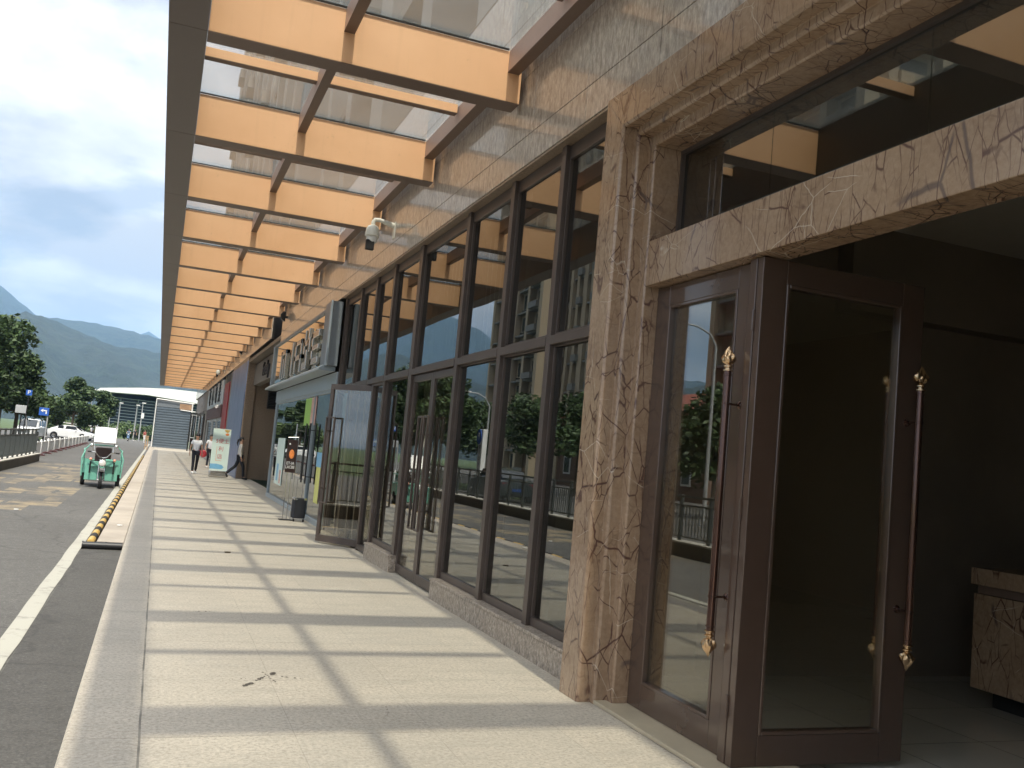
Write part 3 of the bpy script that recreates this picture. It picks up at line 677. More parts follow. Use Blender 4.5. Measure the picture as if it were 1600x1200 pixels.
MB().box(3.3, 8, 71.2, 95, 0, 4.88).build('far_block', room_wall, BL)
for i, (yy, ch) in enumerate(((55.2, '美'), (58.5, '味'), (62.0, '小'), (65.6, '吃'))):
    text('character', ch, 1.35, ink, facing('-x', (3.0, yy, 4.05)), BL, .04)
# ================================================================ CANOPY
CN = thing('glass_canopy', 'long copper-beamed glass canopy over the walkway along the granite arcade', 'canopy', (-.33, 8.45, 5.17))
beamY = [8.45+3.10*k for k in range(-5, 23)]
fz = MB(); ends = [-7.1]+[y for y in beamY if y > -6.9]+[78.4]
for a, b in zip(ends, ends[1:]): fz.box(-.33, 0, a+.004, b-.004, 5.17, 5.76)
fz.box(-.325, -.005, -7.1, 78.4, 5.18, 5.75)
fz.build('fascia', fascia_m, CN, bevel=.004)
for y_ in beamY:
    b_ = MB().box(.002, 2.99, y_, y_+.24, 5.178, 5.695).build('beam', copper, CN, bevel=.004)
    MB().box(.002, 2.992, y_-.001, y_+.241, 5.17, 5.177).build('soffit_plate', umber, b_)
    MB().box(.002, 2.82, y_+1.65, y_+1.75, 5.60, 5.70).build('cross_bar', copper, CN, bevel=.002)
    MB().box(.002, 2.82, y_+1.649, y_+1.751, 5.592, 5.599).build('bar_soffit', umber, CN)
ls = list(zip(beamY, beamY[1:]+[81.35]))
for a, b in ls:
    e = min(b, 78.38)
    if e-a < .5: continue
    for x0, x1, zb in ((1.19, 1.29, 5.47), (2.84, 2.96, 5.47)):
        MB().box(x0, x1, a+.242, e-.002, zb+.008, 5.697).build('long_beam', rose, CN, bevel=.002)
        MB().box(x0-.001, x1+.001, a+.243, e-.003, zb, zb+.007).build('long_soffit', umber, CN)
for a, b in ls:
    e = min(b, 78.38)
    if e-a < .5: continue
    for x0, x1 in ((-.02, 1.235), (1.245, 3.02)):
        pn_ = MB().box(x0, x1, a+.01, e-.01, 5.712, 5.724).build('glass_pane', canopy_glass, CN)
        MB().box(max(x0, .002), min(x1, 2.83)-.002, e-.022, e-.001, 5.6975, 5.711).build('gasket', rubber, pn_)
MB().box(.0, 3.0, 78.30, 78.40, 5.2, 5.7).build('end_beam', copper, CN)
# ================================================================ TALL BUILDINGS
def tower(name, label, x0, x1, y0, y1, z0, z1, face, wall, nb, floors, group=None, win=True, gable=False):
    """face: '+x' or '-x' is the long windowed side; piers, recessed bays, balcony slabs, windows"""
    t = thing(name, label, 'building', ((x0+x1)/2, (y0+y1)/2, z0), group)
    w_ = MB(); w_.box(x0+1.2, x1-1.2, y0+.02, y1-.02, z0, z1-.4); d = (y1-y0)/nb; fh = (z1-z0)/floors
    xs = x1 if face == '+x' else x0; sg = 1 if face == '+x' else -1; xb = xs-sg*1.2
    for i in range(nb+1):
        yy = y0+i*d; pw = .9 if i % 2 else 1.6
        w_.box(min(xb, xs+sg*.02), max(xb, xs+sg*.02), max(y0, yy-pw/2), min(y1, yy+pw/2), z0, z1)
    w_.box(x0+1.3, x1-1.3, y0+3, y1-3, z1-.4, z1+3.5)
    w_.build('wall', wall, t)
    sl = MB()
    for k in range(floors+1):
        zz = z0+k*fh; sl.box(min(xb, xs-sg*.15), max(xb, xs-sg*.15), y0+.05, y1-.05, zz-.12, zz+.12)
    for i in range(nb):
        if i % 2: continue
        for k in range(floors):
            zz = z0+k*fh+.13
            sl.box(min(xs-sg*.2, xs+sg*.55), max(xs-sg*.2, xs+sg*.55), y0+(i+.2)*d, y0+(i+.8)*d, zz, zz+.95)
    sl.build('balcony_slabs', tower_shade if wall is not tower_shade else tower_pale, t)
    if win:
        proto = None; fl_ = min(floors, 25)
        m = MB().box(-.03, .03, -1.5, 1.5, -fh*.3, fh*.3).box(-.05, .05, -.04, .04, -fh*.3, fh*.3).box(-.06, .3, -1.6, 1.6, -fh*.42, -fh*.36)
        me_ = None
        cols = [(0, y0+(i+.5)*d) for i in range(nb)][:4 if not gable else 2]+([(1, x0+(x1-x0)*q) for q in (.28, .72)] if gable else [])
        for kind, c_ in cols:
            for k in range(fl_):
                zz = z0+(k+.55)*fh
                if proto is None: proto = m.build('window', tower_glass, t); ORG[proto.name] = Vector((0, 0, 0)); proto_me = proto.data; [setattr(v_, 'co', v_.co+ORG[t.name]) for v_ in proto_me.vertices]; o = proto
                else: o = proto.copy(); COL.objects.link(o); o.parent = t
                L_ = Vector((xb+sg*.04, c_, zz)) if kind == 0 else Vector((c_, y0-.03, zz))
                o.location = L_-ORG[t.name]; o.rotation_euler = (0, 0, 0 if kind == 0 and sg > 0 else (math.pi if kind == 0 else -math.pi/2))
        if gable:
            gm_ = MB()
            for q in (.0, .13, .44, .56, .87, 1.0):
                xx = x0+(x1-x0)*q; gm_.box(xx-.5, xx+.5, y0-.9, y0+.1, z0, z1+.6)
            for k in range(floors+1):
                for q in (.28, .72):
                    xx = x0+(x1-x0)*q; gm_.box(xx-2.3, xx+2.3, y0-1.3, y0+.05, z0+k*fh-.1, z0+k*fh+.9)
            gm_.build('gable_balconies', wall, t)
    return t
# across the street (seen mirrored in the glazing)
tower('apartment_tower', 'tan apartment tower with stacked balconies mirrored in the panes beside the marble jamb', -66, -46, 128, 152, -.2, 92, '+x', tower_wall, 4, 25, gable=True)
tower('apartment_tower', 'tan apartment tower across the street mirrored in the pane left of the marble jamb', -60, -48, 113, 124, -.2, 105, '+x', tower_wall, 4, 25, gable=True)
tower('apartment_tower', 'dark tan apartment tower mirrored in the closed bronze door leaf', -62, -44, 59, 79, -.2, 78, '+x', tower_wall, 4, 24, gable=True)
# above the arcade, seen through the canopy glass
tower('residential_tower', 'pale residential tower with vertical piers rising over the canopy glass', 4.4, 24, -14, 33, 6.95, 64, '-x', tower_pale, 10, 10)
tower('residential_tower', 'pale residential tower farther along, seen through the far canopy panes', 4.4, 24, 41, 112, 6.95, 66, '-x', tower_pale, 14, 7)
# red-roofed low building across the street
vb = thing('tiled_roof_building', 'low brown building with a red tiled roof mirrored in the door glass', 'building', (-38, 66, -.2))
MB().box(-46, -30, 56, 82, -.2, 6.2).build('wall', villa_brick, vb)
MB().prism([(-47, 6.2), (-29, 6.2), (-38, 9.2)], 'y', 55, 83).build('roof', red_roof, vb)
for k in range(8):
    for z in (1.0, 3.8):
        wf = MB(); yy = 58+k*3; wf.box(-29.98, -29.9, yy, yy+1.3, z, z+1.7); f = wf.build('window', white_p, vb)
        MB().box(-29.9, -29.88, yy+.15, yy+1.15, z+.15, z+1.55).build('pane', tower_glass, f)
# ================================================================ STATION
stn = thing('railway_station', 'long low station hall with a white curved roof and silver louvred front', 'building', (-2, 205, -.2))
MB().prism([(-12.6, 8.3), (-11.8, 9.0), (-9, 9.35), (-4, 9.9), (1, 10.25), (6, 10.2), (22, 10.1), (22, 5.4), (6, 7.9), (-3, 8.55)], 'y', 200, 290).build('roof', roof_white, stn)
MB().box(-12, 40, 206, 288, -.2, 7.6).build('hall', station_dark, stn)
for k in range(10):
    MB().bar((-12, 204.6, 7.6-k*.62), (24, 204.6, 6.9-k*.62), .5, .12).build('louvre', station_band, stn)
for k in range(10):
    MB().box(-11.5+k*3.4, -11.3+k*3.4, 205.2, 206, -.2, 7.8).build('column', station_band, stn)
# ================================================================ TREES
def leaf_cloud(blobs, n, size, seed, flat=.75):
    rr = random.Random(seed); m = MB(); vol = [b[3]**2 for b in blobs]; tot = sum(vol)
    for (cx, cy, cz, r), v in zip(blobs, vol):
        for _ in range(int(n*v/tot)):
            a = rr.uniform(0, 2*math.pi); z = rr.uniform(-1, 1); q = math.sqrt(1-z*z); rad_ = r*(rr.random()**.35)
            rad_ *= 1+.22*math.sin(5*a+cx)*math.sin(4*z+cz)
            p = Vector((cx+rad_*q*math.cos(a), cy+rad_*q*math.sin(a), cz+rad_*z*flat))
            u = Vector((rr.gauss(0, 1), rr.gauss(0, 1), rr.gauss(0, .6))).normalized(); w2 = u.cross(Vector((rr.gauss(0, 1), rr.gauss(0, 1), rr.gauss(0, 1)))).normalized()
            s_ = size*rr.uniform(.6, 1.3)
            m.v += [tuple(p-u*s_), tuple(p+w2*s_*.45), tuple(p+u*s_), tuple(p-w2*s_*.45)]
            k = len(m.v)-4; m.f.append((k, k+1, k+2, k+3))
    return m
def tree(loc, h, r, seed, label, n=3500, size=.2, mat=None, group=None, lean=0, trunk_h=.32, name='broadleaf_tree'):
    rr = random.Random(seed); t = thing(name, label, 'tree', loc, group); x, y, z = loc
    tr = MB(); top = Vector((x+lean, y, z+h*.8)); tr.tube([(x, y, z), (x+lean*.3, y, z+h*trunk_h), (x+lean*.7, y, z+h*.55), top], [h*.022, h*.017, h*.012, h*.004], 9)
    blobs = []
    for k in range(9):
        a = rr.uniform(0, 6.28); q = rr.uniform(.25, .75)*r; zz = z+h*rr.uniform(.42, .88); 
        q *= 1.15-.7*abs((zz-z)/h-.58)/.42
        c = Vector((x+lean*.8+q*math.cos(a), y+q*math.sin(a), zz)); blobs.append((c.x, c.y, c.z, r*rr.uniform(.34, .55)))
        s0 = Vector((x+lean*.5, y, z+h*rr.uniform(trunk_h, .6))); tr.tube([s0, (s0+c)/2+Vector((0, 0, -.05*h)), c], [h*.009, h*.006, h*.002], 6)
    blobs.append((x+lean*.8, y, z+h*.62, r*.6)); blobs.append((x+lean, y, z+h*.86, r*.42))
    tr.build('trunk', bark, t, smooth=True)
    leaf_cloud(blobs, n, size, seed+50).build('crown', mat or leaf_dark, t)
    return t
G = 'trees along the far side of the road'
tree((-9.6, 56, -.2), 7.3, 2.9, 11, 'tall dark tree cut by the left edge of the photo, nearest of the roadside trees', 15000, .17, group=G)
tree((-7.75, 60, -.2), 5.9, 2.1, 12, 'dark rounded tree right of the tall one, behind the square blue sign', 11000, .15, group=G)
tree((-11.8, 64, -.2), 7.6, 3.2, 13, 'dark tree behind the tallest roadside tree at the left edge', 9000, .2, group=G)
tree((-8.3, 104, -.2), 6.9, 1.9, 14, 'mid-distance tree behind the white saloon car', 7500, .2, group=G)
tree((-6.1, 112, -.2), 6.1, 1.4, 15, 'narrow dark tree at the left end of the white station roof', 5500, .2, group=G)
tree((-9.9, 106, -.2), 4.4, 2.2, 16, 'low spreading tree left of the mid-distance tree, behind the saloon', 3600, .2, leaf_mid, group=G)
tree((-7.4, 108, -.2), 3.9, 1.7, 17, 'low bushy tree under the mid-distance tree', 3000, .2, leaf_mid, group=G)
tree((-13.2, 92, -.2), 5.6, 2.6, 18, 'dark bushy tree behind the white off-road car', 3500, .22, group=G)
G2 = 'trees across the street mirrored in the glazing'
for i, (x, y, h, r, lab) in enumerate(((-15, 27, 5.6, 2.4, 'young street tree mirrored in the bronze door leaf'), (-17, 35, 6.2, 2.7, 'street tree mirrored in the pane nearest the marble jamb'), (-16.5, 43, 6.4, 2.7, 'street tree mirrored behind the parking pylon'),
        (-18, 52, 6.6, 2.8, 'street tree mirrored left of the parking pylon'), (-19, 63, 7, 3, 'street tree mirrored in the double door panes'), (-20, 76, 7, 3.2, 'street tree mirrored in the open brown leaf'), (-22, 20, 6, 2.6, 'street tree mirrored low in the bronze door'), (-24, 46, 7.5, 3.2, 'larger street tree mirrored above the parked dark car'))):
    tree((x, y, -.2), h, r, 30+i, lab, 3600, .2, group=G2)
hb = MB()
hd = [('near the motor scooter rider', -2.6, 152, 3.0, 2.6), ('behind the white saloon car', -7.2, 150, 2.5, 2.6), ('left of the slate hoarding', .2, 149, 2.2, 2.2), ('beneath the station louvres', -4.8, 153, 3.3, 2.6), ('right of the farthest lamp post', -1.0, 153, 2.6, 2.2), ('far left under the trees', -10.6, 128, 2.8, 3.2)]
for i, (lab, x, y, h, r) in enumerate(hd):
    t = thing('shrub', 'dense green shrub '+lab, 'shrub', (x, y, -.2), 'shrubs below the station')
    MB().tube([(x, y, -.2), (x, y, .8)], [.12, .04], 6).build('stem', bark, t)
    leaf_cloud([(x+rnd.uniform(-1, 1)*r*.5, y+rnd.uniform(-.5, .5), -.2+h*rnd.uniform(.3, .6), r*.62) for _ in range(5)], 3200, .17, 70+i, .6).build('foliage', leaf_mid if i % 2 else leaf_dark, t)
vg = leaf_cloud([(-9.9+rnd.uniform(-.3, .3), 40+k*1.1, -.05, .55) for k in range(46)], 9000, .10, 99, .5).build('verge_plants', leaf_mid)
vg['kind'] = 'stuff'
# ================================================================ FENCE, BARRIERS
FX = -4.66
rw = thing('retaining_wall', 'low brown wall with a pale cap carrying the grey fence at the left edge', 'wall', (FX, 15, -.12))
MB().box(FX-.14, FX+.14, -12, 43.2, -.2, .17).build('wall', wall_dark, rw)
MB().box(FX-.19, FX+.17, -12.0, 43.25, .172, .215).build('cap', stone_cap, rw, bevel=.005)
fe = thing('metal_fence', 'grey metal fence with upright bars on the low brown wall at the left edge', 'fence', (FX, 15, .215))
MB().box(FX-.025, FX+.025, -11.9, 43.1, 1.17, 1.22).build('top_rail', fence_m, fe)
MB().box(FX-.02, FX+.02, -11.9, 43.1, .29, .32).build('bottom_rail', fence_m, fe)
MB().box(FX-.018, FX+.018, -11.9, 43.1, .99, 1.02).build('middle_rail', fence_m, fe)
k = 0
while -11.9+k*1.15 < 43.1:
    yy = -11.9+k*1.15; MB().box(FX-.03, FX+.03, yy-.035, yy+.035, .215, 1.235).build('post', fence_m, fe); k += 1
kb = MB()
yy = -11.8
while yy < 43: kb.box(FX-.009, FX+.009, yy-.011, yy+.011, .32, .99); yy += .1275
kb.build('bars', fence_m, fe, kind='stuff')
def barrier(loc, rz, L):
    t = thing('traffic_barrier', 'x', 'barrier', loc, 'white traffic barrier sections down the road', True, rz)
    p = MB(); p.box(-.05, .05, -.06, .06, .05, .72); p.build('post', white_p, t, bevel=.008)
    MB().ball((0, 0, .74), .05).build('cap', white_p, t, smooth=True)
    m = MB(); m.box(-.018, .018, .06, L-.06, .60, .66).box(-.015, .015, .06, L-.06, .14, .18)
    yy = .18
    while yy < L-.1: m.box(-.01, .01, yy-.045, yy+.045, .18, .60); yy += .125
    m.build('panel', white_p, t)
    MB().ball((0, L*.5, .68), .045).build('knob', white_p, t, smooth=True)
    MB().prism([(-.26, 0), (.26, 0), (.16, .08), (.07, .11), (-.07, .11), (-.16, .08)], 'y', -.2, .2).build('base', maroon, t, bevel=.01)
    return t
b0 = None
bp = [(-5.2+(-.0157*k*3.6), 46.5+k*3.6) for k in range(13)]
names = ['nearest', 'second nearest', 'third nearest', 'fourth nearest', 'fifth nearest', 'sixth nearest', 'seventh nearest', 'eighth nearest', 'ninth nearest', 'tenth nearest', 'eleventh nearest', 'second farthest', 'farthest']
for k, (x, y) in enumerate(bp):
    b_ = barrier((x, y, -.12), rad(.9), 3.55) if b0 is None else copy_tree(b0)
    b0 = b0 or b_; b_.location = (x, y, -.12); b_['label'] = names[k]+' section of the white road barrier on dark red feet'
# wheel stop tube striped yellow and black: one segment after another on one tube
st = thing('striped_kerb_tube', 'yellow and black striped tube along the kerb beside the white line', 'kerb guard', (-.72, 14.3, -.12))
yy = 14.32; i = 0; alt = [MB(), MB()]
while yy < 62:
    alt[i % 2].tube([(-.72, yy, -.060), (-.72, yy+.48, -.060)], .052, 12, True); yy += .48; i += 1
alt[0].build('yellow_bands', yellow_p, st, smooth=True, kind='stuff'); alt[1].build('black_bands', rubber, st, smooth=True, kind='stuff')
m = MB().tube([(-.80, 14.10, -.065), (-.29, 14.13, -.065)], .050, 14).tube([(-.81, 14.10, -.065), (-.795, 14.10, -.065)], .058, 14).tube([(-.52, 14.116, -.065), (-.49, 14.118, -.065)], .055, 14)
tag(m.build('black_pipe', black_plastic, smooth=True), 'short glossy black pipe lying across the end of the kerb strip', 'pipe')
# ================================================================ HOARDING at the end of the walkway
ho = thing('slate_hoarding', 'slate blue corrugated hoarding closing the far end of the walkway', 'hoarding', (1.1, 93, 0))
m = MB(); x = -.42; prof = []
while x < 2.72: prof += [(x, 93.0), (x+.10, 93.0), (x+.13, 93.03), (x+.20, 93.03), (x+.23, 93.0)]; x += .25
hz = MB(); z = .05; pf = []
while z < 3.85: pf += [(93.0, z), (93.0, z+.11), (93.035, z+.13), (93.035, z+.20), (93.0, z+.22)]; z += .24
vs = [(-.42, a, b) for a, b in pf]+[(2.72, a, b) for a, b in pf]; n_ = len(pf)
hz.add(vs, [(i, i+1, i+1+n_, i+n_) for i in range(n_-1)]).build('sheet', blue_hoard, ho)
MB().box(-.42, 2.72, 93.06, 93.1, 3.85, 4.45).build('upper_panel', grey_panel, ho)
MB().tube([(-.5, 92.9, 0), (-.5, 92.9, 4.6)], .045, 8).build('post', white_p, ho, smooth=True)
MB().tube([(2.74, 92.9, 3.3), (2.74, 92.9, 4.45)], .06, 8).build('post', white_p, ho, smooth=True)
MB().tube([(-.5, 92.9, 4.58), (2.9, 92.9, 4.42)], .05, 8).build('top_rail', white_p, ho, smooth=True)
MB().tube([(1.7, 92.9, 3.72), (3.1, 92.9, 3.66)], .04, 8).build('middle_rail', white_p, ho, smooth=True)
MB().box(1.6, 2.66, 92.93, 92.97, 3.78, 4.32).build('timber_board', paint('dull_timber', (.32, .20, .12), .7, 0, .3, 3), ho)
dg = thing('dark_gate_frame', 'tall dark steel gate frame standing right of the slate hoarding', 'gate', (2.85, 88, 0))
MB().box(2.50, 2.62, 88, 88.12, 0, 3.45).build('post', dark_m, dg); MB().box(2.5, 3.3, 88, 88.12, 3.35, 3.47).build('lintel', dark_m, dg)
fr_ = MB(); fr_.box(2.66, 2.70, 88.02, 88.08, .05, 3.3).box(3.02, 3.06, 88.02, 88.08, .05, 3.3).box(2.7, 3.02, 88.02, 88.08, 1.2, 1.26).box(2.7, 3.02, 88.02, 88.08, 3.24, 3.3)
gl_ = fr_.build('leaf', pole_grey, dg); MB().box(2.7, 3.02, 88.045, 88.055, .05, 3.24).build('pane', win_glass, gl_)
bo = MB().box(-1.0, -.92, 85, 85.1, -.12, 1.0).box(-.82, -.74, 85, 85.1, -.12, 1.0).box(-.92, -.82, 85.02, 85.08, .75, 1.0).box(-1.02, -.72, 84.98, 85.12, .98, 1.06).box(-.92, -.82, 85.02, 85.08, .2, .3)
tag(bo.build('timber_post', paint('tan_timber', (.36, .25, .15), .8, 0, .2, 6)), 'short tan timber post at the foot of the slate hoarding', 'post')
# ================================================================ SIGN BOX on the arcade
sb = thing('fascia_sign', 'grey framed mirror fascia sign with raised silver letters over the shop front', 'shop sign', (3.0, 22.5, 3.05))
XF = 2.83; m = MB()
m.box(XF, 3.06, 17.74, 18.42, 3.14, 4.40)            # near end pier
m.box(XF, 3.06, 27.05, 27.3, 3.14, 4.30).box(XF+.02, 3.06, 18.42, 27.05, 4.26, 4.33)
m.build('frame', grey_panel, sb, bevel=.006)
MB().box(XF-.005, XF+.03, 17.72, 17.86, 3.13, 4.41).build('corner_trim', light_panel, sb, bevel=.004)
MB().prism([(2.74, 3.05), (3.06, 3.05), (3.06, 3.14), (2.82, 3.16), (2.74, 3.09)], 'y', 17.9, 27.6).build('shelf', light_panel, sb, bevel=.004)
MB().box(2.885, 2.90, 18.42, 27.05, 3.16, 4.26).build('mirror_panel', mirror_gold, sb)
chrome_l = paint('silver_letter', (.48, .46, .41), .22, .9, .05, 9)
def glyph(y0, z0, boxes):
    g = MB()
    for (a, b, c, e) in boxes: g.box(2.77, 2.86, y0+a, y0+b, z0+c*.86, z0+e*.86)
    return g.build('letter', chrome_l, sb, bevel=.008)
# letters read from far (left) to near (right)
glyph(23.6, 3.20, [(0, .20, 0, .85), (.85, 1.05, 0, .85), (0, 1.05, .72, .85), (.42, .60, 0, .60)])
glyph(22.4, 3.20, [(0, .22, 0, .92)])
glyph(20.95, 3.20, [(0, .2, 0, .88), (.85, 1.05, 0, .88), (0, 1.05, .34, .48), (0, 1.05, .75, .88)])
glyph(19.75, 3.20, [(0, .16, .42, .78), (.70, .86, .42, .78), (.30, .50, 0, .50), (.5, .95, 0, .2)])
glyph(19.9, 3.72, [(.0, .16, 0, .42), (.5, .66, 0, .42), (0, .66, 0, .14)])
glyph(18.55, 3.24, [(.75, .92, 0, .78), (0, .92, 0, .15), (0, .92, .34, .46), (0, .92, .64, .80)])
# ================================================================ WALL-MOUNTED EQUIPMENT
def dome_camera(loc, label, s=1.0):
    t = thing('dome_camera', label, 'security camera', loc, 'dome cameras on the granite wall', True)
    pl_ = MB(); pl_.box(-.012, 0, -.06, .06, -.16, .10); pl_.build('wall_plate', offwhite, t, bevel=.004)
    a = MB(); a.tube([(-.01, 0, .045), (-.15, 0, .075), (-.24, 0, .095), (-.31, 0, .09), (-.335, 0, .05), (-.335, 0, -.02)], [.045, .036, .032, .032, .032, .032], 12); a.build('arm', offwhite, t, smooth=True)
    h = MB(); h.lathe([(.035, .0), (.075, -.02), (.098, -.06), (.108, -.12), (.112, -.175), (.100, -.18)], (-.335, 0, 0), 24); h.build('housing', offwhite, t, smooth=True)
    d = MB(); d.ball((-.335, 0, -.215), (.088, .088, .095), 18, 12); d.build('dome', white_p, t, smooth=True)
    l_ = MB(); l_.box(-.43, -.30, -.07, .0, -.40, -.24); l_.build('floodlight', black_plastic, t, bevel=.01)
    return t
c1 = dome_camera((3.03, 13.78, 5.02), 'large cream dome camera on a bracket, nearest of the three, on the granite wall')
c2 = copy_tree(c1); c2.location = (3.03, 53.5, 5.25); c2['label'] = 'farther cream dome camera, above the red wall panel, under the canopy'
def speaker(loc, label):
    t = thing('wall_speaker', label, 'speaker', loc, 'black wall speakers under the canopy', True)
    MB().prism([(-.14, -.11), (-.07, -.15), (-.07, .13), (-.14, .14), (-.19, .07), (-.19, -.07)], 'y', -.10, .10).build('cabinet', black_plastic, t, bevel=.012)
    MB().box(-.07, 0, -.02, .02, -.04, .02).build('bracket', dark_m, t)
    MB().box(-.196, -.190, -.075, .075, -.06, .06).build('grille', rubber, t)
    return t
s1 = speaker((3.03, 26.46, 5.12), 'black wall speaker above the near end of the mirror sign')
for y, z, lab in ((40.9, 5.3, 'black wall speaker above the blue wrapped pillar'), (71.5, 5.35, 'farthest black wall speaker, above the white shop fascia')):
    q = copy_tree(s1); q.location = (3.03, y, z); q['label'] = lab
bc = thing('bullet_camera', 'small white bullet camera beside the maroon shop band', 'security camera', (3.02, 53.2, 3.25), None, True)
MB().tube([(-.1, -.1, 0), (-.25, -.55, -.08)], .08, 10).build('body', white_p, bc, smooth=True); MB().tube([(0, 0, .1), (-.1, -.1, 0)], .03, 8).build('bracket', white_p, bc)
# ================================================================ POSTERS on the shop glass
def poster(name, label, y0, y1, z0, z1, mat, x=3.118):
    return tag(MB().box(x, x+.004, y0, y1, z0, z1).build(name, mat), label, 'poster')
pt = thing('green_poster', 'green and pink poster high on the shop glass under the mirror sign', 'poster', (3.12, 20.7, 2.1))
MB().box(3.118, 3.122, 20.85, 21.75, 2.02, 2.64).build('green_half', green_p, pt); MB().box(3.117, 3.122, 20.15, 20.85, 2.02, 2.64).build('picture_half', pink_p, pt)
poster('vertical_poster', 'tall narrow yellow poster low on the shop glass behind the brown leaf', 18.75, 19.25, .42, 1.15, lemon_p)
poster('vertical_poster', 'light blue top poster over the tall yellow one on the shop glass', 18.7, 19.35, 1.15, 1.45, sky_p)
pw = thing('white_poster', 'white poster with blue and pink figures at the far end of the shop glass', 'poster', (3.12, 25.5, .4))
MB().box(3.116, 3.120, 24.7, 26.2, .45, 1.70).build('sheet', mint_pale, pw); MB().box(3.112, 3.116, 25.5, 25.85, .55, 1.0).build('blue_figure', sky_p, pw); MB().box(3.112, 3.116, 24.9, 25.2, .5, .85).build('pink_figure', pink_p, pw)
# ================================================================ STANDING SIGNS
rs = thing('roll_up_banner', 'white roll-up banner with red characters and a chrome base in front of the blue pillar', 'banner', (2.30, 37.4, 0), None, True, rad(4))
MB().box(-.33, .33, -.02, -.012, .27, 1.88).build('sheet', mint_pale, rs)
MB().box(-.34, .34, -.10, .10, .02, .26).build('base', steel, rs, bevel=.04, seg=3)
MB().tube([(-.33, -.005, 1.88), (.33, -.005, 1.88)], .014, 8).build('top_bar', steel, rs); MB().tube([(0, .02, .2), (0, .02, 1.88)], .01, 6).build('pole', steel, rs)
F = lambda x, z: facing('-y', (x, -.024, z))
text('lettering', '5便士', .20, crimson_p, F(.05, 1.40), rs, .001); text('lettering', '利', .20, crimson_p, F(.02, 1.10), rs, .001); text('lettering', '店', .20, crimson_p, F(.0, .80), rs, .001)
m = MB(); m.add([(-.33, -.0235, .33), (.12, -.0235, .33), (.20, -.0235, .40), (.12, -.0235, .49), (-.1, -.0235, .53), (-.33, -.0235, .52)], [(0, 1, 2, 3, 4, 5)]); m.build('blue_motif', sky_p, rs)
m = MB(); m.add([(.08, -.0235, 1.86), (.30, -.0235, 1.86), (.22, -.0235, 1.74), (.12, -.0235, 1.78)], [(0, 1, 2, 3)]); m.build('yellow_motif', yellow_p, rs)
m = MB(); m.ball((.20, -.02, 1.68), (.07, .004, .05)); m.build('orange_motif', orange_p, rs)
m = MB().box(-.14, -.13, -.024, -.0215, .66, 1.2).box(-.14, .08, -.024, -.0215, .65, .66); m.build('side_rule', orange_p, rs)
ks = thing('standing_notice', 'dark brown notice board with an orange disc on thin steel legs beside the shop glass', 'sign', (2.62, 19.5, 0), None, True, rad(2))
MB().box(-.105, .105, -.012, .012, .98, 1.66).build('board', choc_p, ks, bevel=.003)
m = MB(); m.ball((0, -.012, 1.36), (.052, .006, .095), 20, 10); m.build('orange_disc', orange_p, ks, smooth=True)
m = MB(); m.ball((-.055, -.013, 1.57), (.018, .003, .018)); m.build('small_dot', white_p, ks)
text('lettering', 'ET-IA', .085, white_p, facing('-y', (-.01, -.0135, 1.17)), ks, .001, sx=.8); text('lettering', 'LACBE', .085, white_p, facing('-y', (-.01, -.0135, 1.09)), ks, .001, sx=.75)
m = MB()
for x in (-.05, .03): m.tube([(x, 0, .02), (x, 0, .98)], .009, 8)
m.tube([(.108, 0, .02), (.108, 0, 1.72)], .007, 8); m.tube([(-.10, 0, 1.70), (.108, 0, 1.72)], .006, 6); m.build('legs', steel, ks, smooth=True)
MB().box(-.12, .14, -.10, .12, .0, .02).build('foot', dark_m, ks, bevel=.004)
lg = thing('suitcase', 'small black wheeled suitcase standing by the shop glass', 'suitcase', (2.86, 19.35, 0), None, True, rad(8))
MB().box(-.125, .125, -.10, .10, .07, .48).build('body', black_cloth, lg, bevel=.02, seg=3)
for x in (-.10, .10): MB().cyl((x-.012, -.06, .03), (x+.012, -.06, .03), .03, 12).build('wheel', rubber, lg); MB().box(x-.03, x+.03, -.104, .104, .44, .485).build('corner_guard', steel, lg, bevel=.005)
m = MB(); m.tube([(-.06, .08, .45), (-.06, .08, .86), (.06, .08, .86), (.06, .08, .45)], .007, 8); m.build('pull_handle', steel, lg)
# reception counter inside the lobby
rc = thing('reception_counter', 'brown marble reception counter inside the dark lobby', 'counter', (6.6, 4, 0))
MB().box(6.31, 7.6, 2.2, 5.70, .14, .885).build('body', marble_m, rc, bevel=.004); MB().box(6.33, 7.6, 2.22, 5.68, .89, .955).build('inset_band', umber, rc)
MB().box(6.29, 7.62, 2.18, 5.72, .957, 1.09).build('top', marble_m, rc, bevel=.004); MB().box(6.45, 7.5, 2.3, 5.6, 0, .14).build('plinth', dark_m, rc)
# bead curtain lamp behind the upper panes
for lab, y0, n_ in (('crystal bead strings hanging behind the third upper pane from the marble jamb', 10.35, 6), ('crystal bead strings hanging behind the pane over the double door', 11.8, 9)):
    t = thing('bead_curtain', lab, 'hanging lamp', (3.75, y0, 4.5), 'bead curtain lamps')
    MB().box(3.7, 3.8, y0-.05, y0+n_*.17, 4.45, 4.52).build('rail', steel, t)
    for k in range(n_): MB().tube([(3.75, y0+k*.17, 4.45), (3.75, y0+k*.17, 3.1-.1*(k % 3))], .006, 6).build('string', white_p, t)
